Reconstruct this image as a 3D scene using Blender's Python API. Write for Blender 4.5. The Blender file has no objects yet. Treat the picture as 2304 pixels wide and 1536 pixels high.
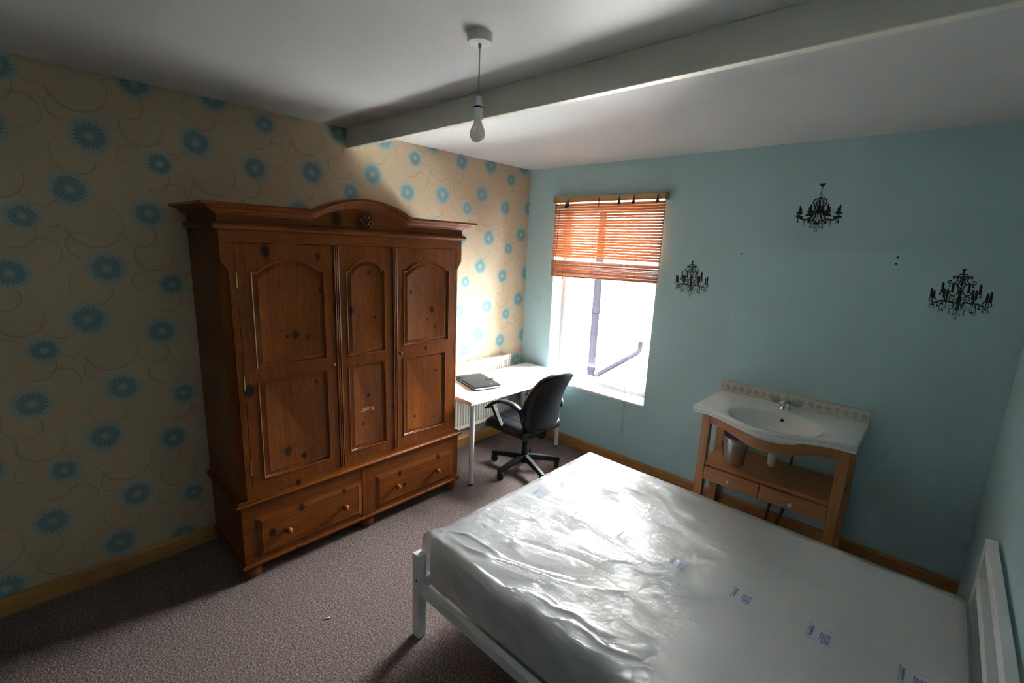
import bpy, bmesh, math, random
import numpy as np
from mathutils import Vector, Matrix
random.seed(4); rng = np.random.default_rng(7)
S = bpy.context.scene
C = S.collection
PI = math.pi
# ------------------------------------------------------------------ camera, sky, light, exposure
cam = bpy.data.cameras.new('camera'); camo = bpy.data.objects.new('camera', cam); C.objects.link(camo)
cam.sensor_width = 36.0; cam.lens = 1043.28/2304*36.0; cam.clip_start = 0.02; cam.clip_end = 200
_M = Matrix(((0.72846175,0.68377431,0.04238141),(0.16894287,-0.11934282,-0.97837396),(-0.66392906,0.71986804,-0.20245547)))
_R = Matrix((_M[0], -_M[1], -_M[2])).transposed().to_4x4()
camo.matrix_world = Matrix.Translation((3.10369,-3.52774,1.88376)) @ _R
S.camera = camo
w = bpy.data.worlds.new('overcast_sky'); S.world = w; w.use_nodes = True
bg = w.node_tree.nodes['Background']
bg.inputs['Color'].default_value = (0.93,0.965,1.0,1)
# standard overcast sky: three times brighter overhead than at the horizon
_wn = w.node_tree.nodes; _wl = w.node_tree.links
_tc = _wn.new('ShaderNodeTexCoord'); _sp = _wn.new('ShaderNodeSeparateXYZ'); _wl.new(_tc.outputs['Generated'], _sp.inputs[0])
_mr = _wn.new('ShaderNodeMapRange'); _mr.inputs[1].default_value = 0.0; _mr.inputs[2].default_value = 1.0
_mr.inputs[3].default_value = 0.60; _mr.inputs[4].default_value = 1.80
_wl.new(_sp.outputs[2], _mr.inputs[0]); _wl.new(_mr.outputs[0], bg.inputs['Strength'])
S.view_settings.view_transform = 'Standard'; S.view_settings.look = 'None'
S.view_settings.gamma = 1.0; S.view_settings.use_curve_mapping = False
S.view_settings.exposure = 6.52
# sun behind the house: it never enters the room but lights the brick house opposite
sun = bpy.data.lights.new('sun','SUN'); sun.energy = 2.7; sun.angle = math.radians(3); sun.color = (1.0,0.99,0.97)
suno = bpy.data.objects.new('sun', sun); C.objects.link(suno)
suno.rotation_euler = Vector((-.45,.90,-.84)).to_track_quat('-Z','Y').to_euler(); suno.location = (3,-3,8)
# sampling aid over the window opening (emits nothing itself)
pl = bpy.data.lights.new('window_portal','AREA'); pl.shape='RECTANGLE'; pl.size=1.08; pl.size_y=1.70
plo = bpy.data.objects.new('window_portal', pl); C.objects.link(plo)
plo.location=(0.873,0.31,1.44); plo.rotation_euler=(-PI/2,0,0); pl.cycles.is_portal=True
S.cycles.use_denoising = True
S.cycles.diffuse_bounces = 6; S.cycles.max_bounces = 12; S.cycles.transparent_max_bounces = 16
S.cycles.sample_clamp_indirect = 0

# ------------------------------------------------------------------ shader helpers
def sock(nt, v, node_in):
    if v is None: return
    if isinstance(v, (int,float)): node_in.default_value = v
    elif isinstance(v, tuple): node_in.default_value = v if len(v)==len(node_in.default_value) else (*v,1)
    else: nt.links.new(v, node_in)
class NT:
    def __init__(s, name):
        s.mat = bpy.data.materials.new(name); s.mat.use_nodes = True
        s.t = s.mat.node_tree; s.n = s.t.nodes; s.p = s.n['Principled BSDF']; s.out = s.n['Material Output']
    def m(s, op, a, b=None, c=None, clamp=False):
        n = s.n.new('ShaderNodeMath'); n.operation = op; n.use_clamp = clamp
        for i,v in enumerate((a,b,c)): sock(s.t, v, n.inputs[i])
        return n.outputs[0]
    def add(s,a,b): return s.m('ADD',a,b)
    def sub(s,a,b): return s.m('SUBTRACT',a,b)
    def mul(s,a,b): return s.m('MULTIPLY',a,b)
    def obj(s, kind='Object'):
        return s.n.new('ShaderNodeTexCoord').outputs[kind]
    def sep(s, v):
        n = s.n.new('ShaderNodeSeparateXYZ'); s.t.links.new(v, n.inputs[0]); return n.outputs
    def comb(s, x,y,z):
        n = s.n.new('ShaderNodeCombineXYZ')
        for i,v in enumerate((x,y,z)): sock(s.t, v, n.inputs[i])
        return n.outputs[0]
    def scale(s, v, sc):
        n = s.n.new('ShaderNodeMapping'); s.t.links.new(v, n.inputs[0]); n.inputs['Scale'].default_value = sc; return n.outputs[0]
    def noise(s, v, scale, detail=2, rough=.5, dist=0):
        n = s.n.new('ShaderNodeTexNoise'); s.t.links.new(v, n.inputs['Vector'])
        n.inputs['Scale'].default_value=scale; n.inputs['Detail'].default_value=detail
        n.inputs['Roughness'].default_value=rough; n.inputs['Distortion'].default_value=dist
        return n.outputs[0]
    def ss(s, v, lo, hi, a=0.0, b=1.0):
        n = s.n.new('ShaderNodeMapRange'); n.interpolation_type='SMOOTHSTEP'
        for i,x in enumerate((v,lo,hi,a,b)): sock(s.t, x, n.inputs[i])
        return n.outputs[0]
    def mix(s, f, a, b):
        n = s.n.new('ShaderNodeMix'); n.data_type='RGBA'
        sock(s.t,f,n.inputs[0]); sock(s.t,a,n.inputs[6]); sock(s.t,b,n.inputs[7]); return n.outputs[2]
    def ramp(s, v, stops):
        n = s.n.new('ShaderNodeValToRGB'); s.t.links.new(v, n.inputs[0])
        e = n.color_ramp.elements
        while len(e) < len(stops): e.new(.5)
        for k,(p,c) in zip(e, stops): k.position=p; k.color=(*c,1)
        return n.outputs[0]
    def bump(s, h, strength=.3, dist=.002):
        n = s.n.new('ShaderNodeBump'); s.t.links.new(h, n.inputs['Height'])
        n.inputs['Strength'].default_value=strength; n.inputs['Distance'].default_value=dist
        return n.outputs[0]
    def fin(s, col=None, rough=.5, normal=None, **kw):
        sock(s.t, col, s.p.inputs['Base Color']); sock(s.t, rough, s.p.inputs['Roughness'])
        if normal is not None: s.t.links.new(normal, s.p.inputs['Normal'])
        for k,v in kw.items():
            sock(s.t, v, s.p.inputs[k.replace('_',' ')])
        return s.mat
def plain(name, col, rough=.5, var=.06, bump=0.0, bscale=200, **kw):
    t = NT(name); o = t.obj()
    n = t.noise(o, 9, 3)
    c = t.mix(n, tuple(x*(1-var) for x in col), tuple(min(1,x*(1+var)) for x in col))
    nb = t.bump(t.noise(o, bscale, 2), bump, .001) if bump else None
    return t.fin(c, rough, nb, **kw)

def mat_wallpaper():
    t = NT('floral_wallpaper'); o = t.obj(); _,y,z = t.sep(o)
    Wd, VR, SH = .533, .6245, .3235
    def cell(y0,z0):
        k = t.m('ROUND', t.mul(t.sub(y,y0),1/Wd))
        dy = t.sub(t.sub(y,y0), t.mul(k,Wd))
        dz = t.m('WRAP', t.add(t.sub(z,z0), t.mul(k,SH)), VR/2, -VR/2)
        r = t.m('SQRT', t.add(t.mul(dy,dy), t.mul(dz,dz)))
        a = t.m('ARCTAN2', dz, dy)
        return r,a,k
    grain = t.noise(o, 900, 2)
    blot = t.noise(o, 260, 3, .6)
    base = t.mix(t.noise(o, 3, 2), (.49,.375,.245), (.53,.415,.28))
    base = t.mix(t.ss(grain,.35,.7,0,.18), base, (.50,.39,.28))
    # curling stems
    curls = [(-1.3808,2.4193,.109,.030,2.24,-1,.0030),(-1.2926,2.34,.082,.050,-1.98,1,.0030),(-1.1448,2.3729,.068,.050,.35,1,.0026),
      (-1.0981,2.4739,.125,.085,1.2,-1,.0034),(-.9021,2.4416,.085,.030,2.72,1,.0030),(-.8732,2.338,.101,.060,.7,-1,.0034),
      (-1.1134,2.1617,.115,.030,1.92,1,.0030),(-1.2389,2.496,.050,.028,1.58,1,.0022),(-.7305,2.2908,.070,.045,2.51,1,.0026),(-.93,2.19,.062,.018,.4,1,.0026)]
    cm = None
    for (y0,z0,r1,r0,a0,sg,wd) in curls:
        r,a,_ = cell(y0,z0)
        ph = t.m('FRACT', t.mul(t.mul(t.sub(a,a0), sg), 1/(2*PI)))
        rr = t.m('MULTIPLY_ADD', ph, (r0-r1)*1.0, r1)
        d = t.m('ABSOLUTE', t.sub(r, rr))
        wv = t.m('MULTIPLY_ADD', ph, wd*1.8, wd*.55)
        e = t.mul(t.ss(d, t.mul(wv,.55), wv, 1, 0), t.ss(ph,.64,.67,1,0))
        cm = e if cm is None else t.m('MAXIMUM', cm, e)
    col = t.mix(t.mul(cm, t.ss(blot,.25,.6,.5,.95)), base, (.37,.28,.18))
    for i,(y0,z0,R,npet) in enumerate([(-.268,2.477,.064,8),(-.338,2.222,.075,9),(-.532,2.565,.081,9),(-.629,2.312,.080,10)]):
        r,a,k = cell(y0,z0)
        a2 = t.add(a, t.m('MULTIPLY_ADD', k, 1.3, .4*i))
        wob = t.mul(t.sub(t.noise(o, 30, 2),.5), .02)
        rw = t.add(r, wob)
        pet = t.m('ABSOLUTE', t.m('COSINE', t.mul(a2, npet)))
        pet2 = t.m('ABSOLUTE', t.m('COSINE', t.m('MULTIPLY_ADD', a2, npet, .9)))
        e1 = t.m('MULTIPLY_ADD', t.m('POWER',pet,.6), R*.20, R*.82)
        e2 = t.m('MULTIPLY_ADD', t.m('POWER',pet2,.5), R*.26, R*.52)
        m1 = t.ss(t.sub(rw,e1), -.003,.001,1,0)
        m2 = t.ss(t.sub(rw,e2), -.004,.001,1,0)
        m1 = t.mul(m1, t.ss(blot,.15,.45,.72,1))
        outer = t.mix(blot, (.265,.370,.365), (.355,.445,.425))
        inner = t.mix(blot, (.125,.235,.248), (.215,.32,.322))
        ln = t.ss(pet2, .06,.26,.75,0)
        ln = t.mul(ln, t.ss(r, R*.08, R*.2)); ln = t.mul(ln, t.ss(r, R*.62,R*.8,.6,0))
        cen = t.ss(t.add(r, t.mul(wob,.5)), R*.16,R*.30,.55,0)
        fcol = t.mix(m2, outer, inner)
        fcol = t.mix(t.m('MAXIMUM',ln,cen), fcol, (.42,.50,.46))
        col = t.mix(m1, col, fcol)
    return t.fin(col, .62, t.bump(t.noise(o,600,2), .12,.001), Specular_IOR_Level=.35)

def mat_blue_wall(mark=True):
    t = NT('duck_egg_blue_paint'); o = t.obj(); x,y,z = t.sep(o)
    n = t.noise(o, 2.2, 4, .6)
    c = t.mix(n, (.41,.615,.655), (.455,.665,.705))
    if mark:   # cleaner rectangle where something once hung
        m = t.mul(t.ss(x,1.985,2.0), t.ss(x,2.88,2.93,1,0)); m = t.mul(m, t.mul(t.ss(z,1.93,1.945,1,0), t.ss(z,.98,1.1)))
        c = t.mix(t.mul(m,.85), c, (.455,.670,.745))
    b = t.bump(t.add(t.noise(o,60,3), t.mul(t.noise(o,6,2),3)), .10,.0015)
    return t.fin(c, .48, b, Specular_IOR_Level=.4)

def mat_carpet():
    t = NT('flecked_brown_carpet'); o = t.obj()
    n = t.noise(o, 105, 3, .7); n2 = t.noise(o, 260, 2, .7); n3 = t.noise(o, 1.7, 3)
    c = t.ramp(t.add(t.mul(n,.62), t.mul(n2,.38)), [(.34,(.036,.024,.020)),(.46,(.140,.100,.090)),(.56,(.255,.192,.175)),(.68,(.53,.445,.41))])
    c = t.mix(t.ss(n3,.35,.7,0,.25), c, (.17,.12,.105))
    b = t.bump(t.add(n, t.mul(n2,.6)), .9, .006)
    return t.fin(c, .95, b, Specular_IOR_Level=.1)

KNOTS = [(-2.641,1.805,.0206),(-2.371,1.781,.0138),(-2.256,1.988,.0261),(-2.508,1.358,.0179),(-2.553,1.353,.0062),(-2.445,1.339,.0096),(-2.062,1.691,.0096),(-2.176,1.468,.0165),(-2.026,1.414,.0069),(-1.76,1.558,.0103),(-1.59,1.43,.0151),(-1.625,1.366,.0069),(-1.562,1.307,.0069),(-1.364,1.554,.0124),(-2.36,1.59,.0083),(-1.641,1.169,.0089),(-2.406,1.074,.0083),(-1.549,.995,.0083),(-2.079,.922,.0103),(-2.759,1.088,.0241),(-2.583,.698,.0192),(-2.496,.645,.0124),(-2.12,.741,.0096),(-1.73,.694,.0083),(-1.562,.648,.0069),(-1.907,.804,.011),(-2.539,.494,.0124),(-1.533,.327,.0151),(-1.863,.317,.0138),(-1.824,.215,.0124),(-2.268,.338,.011),(-2.531,.331,.0151),(-2.698,.245,.0165),(-2.568,.084,.0083),(-2.166,.075,.0096)]
def mat_pine(name, grain, knots=(), oy=0.0, tone=1.0):
    t = NT(name); o = t.obj(); x,y,z = t.sep(o)
    sc = {'z':(9,9,.55),'y':(9,.55,9),'x':(.55,9,9)}[grain]
    v = t.scale(o, sc)
    g1 = t.noise(v, 2.2, 4, .6, 1.2); g2 = t.noise(v, 11, 3, .65, .4)
    g3 = t.m('ABSOLUTE', t.m('SINE', t.mul(g1, 34)))
    f = t.add(t.mul(g1,.5), t.add(t.mul(g2,.32), t.mul(g3,.18)))
    col = t.ramp(f, [(.25,(.095*tone,.021*tone,.0020*tone)),(.50,(.172*tone,.042*tone,.0038*tone)),(.75,(.245*tone,.067*tone,.0075*tone))])
    if knots:
        km = None
        for (ky,kz,kr) in knots:
            dy = t.sub(y, ky-oy); dz = t.mul(t.sub(z,kz), .78)
            d = t.m('SQRT', t.add(t.mul(dy,dy), t.mul(dz,dz)))
            e = t.ss(t.add(d, t.mul(t.sub(g2,.5),.012)), kr*.6, kr*1.65, 1, 0)
            km = e if km is None else t.m('MAXIMUM', km, e)
        col = t.mix(t.mul(km, .96), col, (.014,.005,.003))
    bl = t.noise(o, 4.0, 3)
    col = t.mix(t.ss(bl,.4,.75,0,.35), col, (.09,.022,.005))
    return t.fin(col, t.ss(g2,.2,.8,.30,.42), t.bump(f,.06,.001), Specular_IOR_Level=.22)

def mat_wood(name, a, b, grain='x', rough=.45, translucent=0.0):
    t = NT(name); o = t.obj()
    sc = {'z':(14,14,.8),'y':(14,.8,14),'x':(.8,14,14)}[grain]
    g = t.noise(t.scale(o,sc), 3, 4, .65, .8)
    col = t.ramp(g, [(.3,a),(.7,b)])
    m = t.fin(col, rough, t.bump(g,.08,.001))
    if translucent:
        tr = t.n.new('ShaderNodeBsdfTranslucent'); t.t.links.new(col, tr.inputs['Color'])
        mx = t.n.new('ShaderNodeMixShader'); mx.inputs[0].default_value = translucent
        t.t.links.new(t.p.outputs[0], mx.inputs[1]); t.t.links.new(tr.outputs[0], mx.inputs[2])
        t.t.links.new(mx.outputs[0], t.out.inputs['Surface'])
    return m

def mat_glass():
    t = NT('window_glass'); o = t.obj()
    tr = t.n.new('ShaderNodeBsdfTransparent'); tr.inputs[0].default_value=(.96,.98,.97,1)
    gl = t.n.new('ShaderNodeBsdfGlossy'); gl.inputs['Roughness'].default_value=.02
    fr = t.n.new('ShaderNodeFresnel'); fr.inputs[0].default_value=1.35
    mx = t.n.new('ShaderNodeMixShader'); t.t.links.new(fr.outputs[0],mx.inputs[0])
    t.t.links.new(tr.outputs[0],mx.inputs[1]); t.t.links.new(gl.outputs[0],mx.inputs[2])
    t.t.links.new(mx.outputs[0], t.out.inputs['Surface']); return t.mat

def mat_film():
    t = NT('clear_polythene'); o = t.obj()
    crk = t.noise(t.scale(o,(1.0,2.2,2.2)), 17, 4, .62, 1.8)
    msk = t.noise(o, 3.1, 2)
    fine = t.noise(t.scale(o,(1.0,3.0,2.0)), 46, 3, .6, 2.0)
    rdg = t.m('ABSOLUTE', t.sub(crk,.5)); rdf = t.m('ABSOLUTE', t.sub(fine,.5))
    h = t.add(t.mul(rdg, t.ss(msk,.36,.62,.25,1.3)), t.mul(rdf, t.ss(msk,.45,.68,.05,.55)))
    fade = t.ss(t.sep(o)[0], -.35, .45, 1.0, .10)
    nb = t.bump(t.mul(h, fade), 1.0, .022)
    tr = t.n.new('ShaderNodeBsdfTransparent'); tr.inputs[0].default_value=(.985,.987,.99,1)
    gl = t.n.new('ShaderNodeBsdfGlossy'); gl.inputs['Roughness'].default_value=.05; gl.inputs['Color'].default_value=(1,1,1,1)
    t.t.links.new(nb, gl.inputs['Normal'])
    df = t.n.new('ShaderNodeBsdfDiffuse'); df.inputs[0].default_value=(.93,.935,.95,1); t.t.links.new(nb, df.inputs['Normal'])
    fr = t.n.new('ShaderNodeFresnel'); fr.inputs[0].default_value=1.52; t.t.links.new(nb, fr.inputs['Normal'])
    m1 = t.n.new('ShaderNodeMixShader'); m1.inputs[0].default_value=.25
    t.t.links.new(tr.outputs[0],m1.inputs[1]); t.t.links.new(df.outputs[0],m1.inputs[2])
    m2 = t.n.new('ShaderNodeMixShader'); t.t.links.new(fr.outputs[0],m2.inputs[0])
    t.t.links.new(m1.outputs[0],m2.inputs[1]); t.t.links.new(gl.outputs[0],m2.inputs[2])
    t.t.links.new(m2.outputs[0], t.out.inputs['Surface']); return t.mat

def mat_opal():
    t = NT('opal_glass_bulb')
    m = t.fin((.80,.76,.73), .16)
    tr = t.n.new('ShaderNodeBsdfTranslucent'); tr.inputs[0].default_value=(.86,.80,.76,1)
    mx = t.n.new('ShaderNodeMixShader'); mx.inputs[0].default_value=.5
    t.t.links.new(t.p.outputs[0], mx.inputs[1]); t.t.links.new(tr.outputs[0], mx.inputs[2])
    t.t.links.new(mx.outputs[0], t.out.inputs['Surface']); return m
def mat_brick():
    t = NT('pale_orange_brickwork'); o = t.obj(); x,y,z = t.sep(o)
    b = t.n.new('ShaderNodeTexBrick'); t.t.links.new(t.comb(t.add(x,y), z, 0.0), b.inputs['Vector'])
    b.inputs['Scale'].default_value=1.0; b.inputs['Brick Width'].default_value=.225; b.inputs['Row Height'].default_value=.075
    b.inputs['Mortar Size'].default_value=.010
    b.inputs['Color1'].default_value=(.61,.53,.49,1); b.inputs['Color2'].default_value=(.55,.465,.42,1); b.inputs['Mortar'].default_value=(.66,.64,.62,1)
    return t.fin(b.outputs[0], .9)

def mat_tiles():
    t = NT('diamond_patterned_tile'); o = t.obj(); x,y,z = t.sep(o)
    u = t.m('WRAP', t.mul(x,1/.048), .5,-.5); v = t.mul(t.sub(z,.037), 1/.052)
    d = t.add(t.m('ABSOLUTE',u), t.m('ABSOLUTE',v))
    cell = t.m('FLOOR', t.mul(x,1/.048)); rn = t.n.new('ShaderNodeTexWhiteNoise'); rn.noise_dimensions='1D'; t.t.links.new(cell, rn.inputs['W'])
    dia = t.ramp(rn.outputs['Value'], [(.2,(.28,.36,.46)),(.5,(.50,.38,.36)),(.8,(.36,.42,.36))])
    base = t.mix(t.noise(o,55,3), (.58,.55,.50), (.74,.71,.66))
    col = t.mix(t.mul(t.ss(d,.40,.50,1,0), t.ss(t.noise(o,120,2),.3,.6,.3,.8)), base, dia)
    edge = t.ss(t.m('ABSOLUTE', t.sub(z,.038)), .026,.030)
    col = t.mix(t.mul(edge,.6), col, (.62,.56,.45))
    return t.fin(col, .25)

MT = dict(
 wallpaper=mat_wallpaper(), blue=mat_blue_wall(True), blue2=mat_blue_wall(False), carpet=mat_carpet(),
 ceil=plain('satin_white_ceiling_paint',(.62,.61,.60),.48,.03,.05,30,Specular_IOR_Level=.16),
 beam=plain('cream_beam_paint',(.74,.71,.62),.5,.03,.1,20),
 skirt=mat_wood('varnished_skirting_pine',(.36,.155,.042),(.52,.26,.085),'x',.35),
 skirty=mat_wood('varnished_skirting_pine_side',(.36,.155,.042),(.52,.26,.085),'y',.35),
 pv=mat_pine('pine_vertical_grain','z',KNOTS,-2.09), ph=mat_pine('pine_horizontal_grain','y',KNOTS,-2.09), pd=mat_pine('dark_pine','z',(),0,.45),
 pk=mat_pine('pine_turned','x',(),0,1.35),
 brass=plain('brass',(.70,.52,.22),.3,.05,Metallic=1.0),
 white=plain('white_lacquer',(.78,.78,.80),.35,.02), whitem=plain('white_painted_metal',(.74,.76,.76),.4,.02), greym=plain('silver_grey_metal',(.66,.68,.70),.4,.03),
 rad=plain('cream_radiator_enamel',(.74,.70,.62),.4,.02), dark=plain('dark_gap',(.03,.03,.03),.8),
 blackp=plain('black_plastic',(.010,.010,.012),.45,.1,.05,300,Specular_IOR_Level=.3), blackl=None, blackf=plain('black_rubber',(.012,.012,.012),.8),
 folder=plain('black_leatherette',(.022,.022,.023),.55,.15,.25,500,Specular_IOR_Level=.3), paper=plain('white_paper',(.80,.80,.80),.8),
 ceramic=plain('white_ceramic',(.76,.78,.76),.10,.01), chrome=plain('chrome',(.75,.76,.77),.10,.02,Metallic=1.0),
 acryl=plain('smoky_acrylic',(.30,.34,.34),.06,.1,Specular_IOR_Level=.9), whitep=plain('white_plastic',(.72,.72,.71),.35,.02),
 vanx=mat_wood('beech_horizontal',(.40,.165,.065),(.54,.25,.105),'x',.38), vanz=mat_wood('beech_vertical',(.40,.165,.065),(.54,.25,.105),'z',.38),
 steel=plain('brushed_steel',(.62,.58,.56),.36,.08,Metallic=.8), tile=mat_tiles(),
 sticker=plain('black_vinyl',(.006,.007,.008),.5), slat=mat_wood('blind_slat_wood',(.40,.185,.09),(.52,.27,.145),'x',.4,.45), slatr=mat_wood('blind_headrail_wood',(.50,.28,.10),(.60,.36,.14),'x',.4),
 cord=plain('tan_cord',(.36,.20,.10),.8), clip=plain('dark_navy_clip',(.015,.018,.03),.5),
 glass=mat_glass(), film=mat_film(), fabric=plain('white_ticking_fabric',(.93,.925,.905),.9,.03,.3,160), ink=plain('blue_ink',(.015,.11,.42),.6),
 brick=mat_brick(), pipe=plain('dark_grey_downpipe',(.0034,.0033,.0045),.8,.1,Specular_IOR_Level=0.0), render_=plain('pale_render',(.18,.18,.178),.9), paving=plain('concrete_paving',(.52,.515,.51),.95,.1), dark_ground=plain('bounce_damping_ground',(.05,.048,.045),.95,.3), slate=plain('slate_roof',(.10,.095,.10),.8),
 flex=plain('grey_flex',(.46,.40,.33),.6), opal=mat_opal(), copper=plain('dark_copper_pipe',(.16,.07,.04),.5), upvc=plain('white_window_plastic',(.80,.80,.80),.3,.01),
 frontwall=plain('bounce_damping_teal',(.10,.13,.13),.6), scuff=plain('pale_scratch',(.36,.20,.10),.8), black=plain('black_parts_and_hole_shade',(.004,.004,.004),.9),
)
def _leather():
    t = NT('cracked_black_leather'); o = t.obj()
    v = t.n.new('ShaderNodeTexVoronoi'); t.t.links.new(t.scale(o,(2.2,.7,1)), v.inputs['Vector']); v.inputs['Scale'].default_value=60
    n = t.noise(o,24,3)
    c = t.mix(t.ss(n,.62,.72,0,.25), (.010,.010,.012), (.04,.04,.045))
    return t.fin(c, .40, t.bump(t.add(t.mul(v.outputs[0],.4),n), .22,.003), Specular_IOR_Level=.3)
MT['blackl'] = _leather()

# ------------------------------------------------------------------ mesh helpers
class MB:
    def __init__(s): s.v=[]; s.f=[]
    def add(s, vs, fs):
        o=len(s.v); s.v += [tuple(map(float,p)) for p in vs]; s.f += [tuple(i+o for i in f) for f in fs]; return s
    def box(s, x0,x1,y0,y1,z0,z1, b=0.0):
        if b<=0:
            return s.add([(x,y,z) for x in (x0,x1) for y in (y0,y1) for z in (z0,z1)],
              [(0,1,3,2),(4,6,7,5),(0,4,5,1),(2,3,7,6),(0,2,6,4),(1,5,7,3)])
        lo=(x0,y0,z0); hi=(x1,y1,z1); idx={}; vs=[]
        for sx in (0,1):
            for sy in (0,1):
                for sz in (0,1):
                    sg=(sx,sy,sz)
                    for ax in range(3):
                        p=[]
                        for k in range(3):
                            e=hi[k] if sg[k] else lo[k]
                            if k!=ax: e += -b if sg[k] else b
                            p.append(e)
                        idx[(sx,sy,sz,ax)]=len(vs); vs.append(p)
        fs=[]
        for ax in range(3):
            o1,o2=[k for k in range(3) if k!=ax]
            for sd in (0,1):
                q=[]
                for a,c in ((0,0),(1,0),(1,1),(0,1)):
                    sg=[0,0,0]; sg[ax]=sd; sg[o1]=a; sg[o2]=c; q.append(idx[(*sg,ax)])
                fs.append(tuple(q))
            for a in (0,1):
                for c in (0,1):
                    q=[]
                    for e,axx in ((0,o1),(1,o1),(1,o2),(0,o2)):
                        sg=[0,0,0]; sg[ax]=e; sg[o1]=a; sg[o2]=c; q.append(idx[(*sg,axx)])
                    fs.append(tuple(q))
        for sx in (0,1):
            for sy in (0,1):
                for sz in (0,1): fs.append(tuple(idx[(sx,sy,sz,a)] for a in range(3)))
        return s.add(vs,fs)
    def prism(s, poly, axis, a0, a1):
        n=len(poly)
        def P(p,a):
            return {'x':(a,p[0],p[1]),'y':(p[0],a,p[1]),'z':(p[0],p[1],a)}[axis]
        vs=[P(p,a0) for p in poly]+[P(p,a1) for p in poly]
        fs=[tuple(range(n))[::-1], tuple(range(n,2*n))]+[(i,(i+1)%n,n+(i+1)%n,n+i) for i in range(n)]
        return s.add(vs,fs)
    def lathe(s, prof, c, n=24, axis='z', close=True):
        vs=[]; m=len(prof)
        for i in range(n):
            a=2*PI*i/n; ca,sa=math.cos(a),math.sin(a)
            for r,h in prof:
                if axis=='z': vs.append((c[0]+r*ca,c[1]+r*sa,c[2]+h))
                elif axis=='x': vs.append((c[0]+h,c[1]+r*ca,c[2]+r*sa))
                else: vs.append((c[0]+r*ca,c[1]+h,c[2]+r*sa))
        fs=[]
        for i in range(n):
            j=(i+1)%n
            for k in range(m-1): fs.append((i*m+k,j*m+k,j*m+k+1,i*m+k+1))
        if close:
            fs.append(tuple(i*m for i in range(n))[::-1]); fs.append(tuple(i*m+m-1 for i in range(n)))
        return s.add(vs,fs)
    def tube(s, path, r, n=10, prof=None, up=None):
        """prof: list of (a,b) offsets; a along side, b along up"""
        P=[Vector(p) for p in path]; m=len(P)
        if prof is None: prof=[(math.cos(2*PI*i/n),math.sin(2*PI*i/n)) for i in range(n)]
        n=len(prof); rs=r if isinstance(r,(list,tuple)) else [r]*m
        T=[(P[min(i+1,m-1)]-P[max(i-1,0)]).normalized() for i in range(m)]
        u=Vector(up) if up else (Vector((0,0,1)) if abs(T[0].z)<.9 else Vector((1,0,0)))
        vs=[]
        for i in range(m):
            side=T[i].cross(u)
            if side.length<1e-6: side=Vector((1,0,0))
            side.normalize(); uu=side.cross(T[i]).normalized()
            if not up: u=uu
            for a,b in prof: vs.append(P[i]+side*a*rs[i]+uu*b*rs[i])
        fs=[tuple(range(n))[::-1],tuple((m-1)*n+k for k in range(n))]
        for i in range(m-1):
            for k in range(n): fs.append((i*n+k,i*n+(k+1)%n,(i+1)*n+(k+1)%n,(i+1)*n+k))
        return s.add(vs,fs)
    def sphere(s, c, r, n=14, m=8):
        rx,ry,rz = r if isinstance(r,tuple) else (r,r,r)
        vs=[(c[0],c[1],c[2]-rz)]
        for j in range(1,m):
            a=-PI/2+PI*j/m
            for i in range(n):
                b=2*PI*i/n; vs.append((c[0]+rx*math.cos(a)*math.cos(b),c[1]+ry*math.cos(a)*math.sin(b),c[2]+rz*math.sin(a)))
        vs.append((c[0],c[1],c[2]+rz)); fs=[]
        for i in range(n): fs.append((0,1+(i+1)%n,1+i)); fs.append((len(vs)-1,1+(m-2)*n+i,1+(m-2)*n+(i+1)%n))
        for j in range(m-2):
            for i in range(n): fs.append((1+j*n+i,1+j*n+(i+1)%n,1+(j+1)*n+(i+1)%n,1+(j+1)*n+i))
        return s.add(vs,fs)
    def rbox(s, lo, hi, r, step, warp=None, bottom=True):
        """rounded box from an even grid; warp(p,n)->p"""
        lo=np.array(lo,float); hi=np.array(hi,float); key={}; V=[]; F=[]
        ns=[max(2,int(round((hi[k]-lo[k])/step))) for k in range(3)]
        def vid(i,j,k):
            q=(i,j,k)
            if q not in key: key[q]=len(V); V.append(q)
            return key[q]
        for ax in range(3):
            a,b=[k for k in range(3) if k!=ax]
            for side in (0,ns[ax]):
                if ax==2 and side==0 and not bottom: continue
                for i in range(ns[a]):
                    for j in range(ns[b]):
                        q=[]
                        for di,dj in ((0,0),(1,0),(1,1),(0,1)):
                            t=[0,0,0]; t[ax]=side; t[a]=i+di; t[b]=j+dj; q.append(vid(*t))
                        F.append(tuple(q))
        P=lo+np.array(V,float)/np.array(ns)*(hi-lo)
        inner=np.clip(P,lo+r,hi-r); d=P-inner; L=np.linalg.norm(d,axis=1,keepdims=True); L[L==0]=1
        N=d/L; P=inner+N*r
        if warp is not None: P=warp(P,N)
        return s.add(P.tolist(),F)
    def map(s, fn): s.v=[tuple(fn(p)) for p in s.v]; return s
ORG={}
def build(mb, name, mat, parent=None, smooth=None, kind=None, label=None):
    me=bpy.data.meshes.new(name)
    org=ORG.get(parent.name,(0,0,0)) if parent else (0,0,0)
    me.from_pydata([(a-org[0],b-org[1],c-org[2]) for a,b,c in mb.v],[],mb.f)
    bm=bmesh.new(); bm.from_mesh(me); bmesh.ops.recalc_face_normals(bm,faces=bm.faces); bm.to_mesh(me); bm.free()
    if smooth is not None:
        me.polygons.foreach_set('use_smooth',[True]*len(me.polygons)); me.set_sharp_from_angle(angle=math.radians(smooth))
    me.materials.append(MT[mat] if isinstance(mat,str) else mat)
    o=bpy.data.objects.new(name,me); C.objects.link(o)
    if parent: o.parent=parent; ORG[o.name]=org
    if kind: o['kind']=kind
    if label: o['label']=label
    return o
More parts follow.
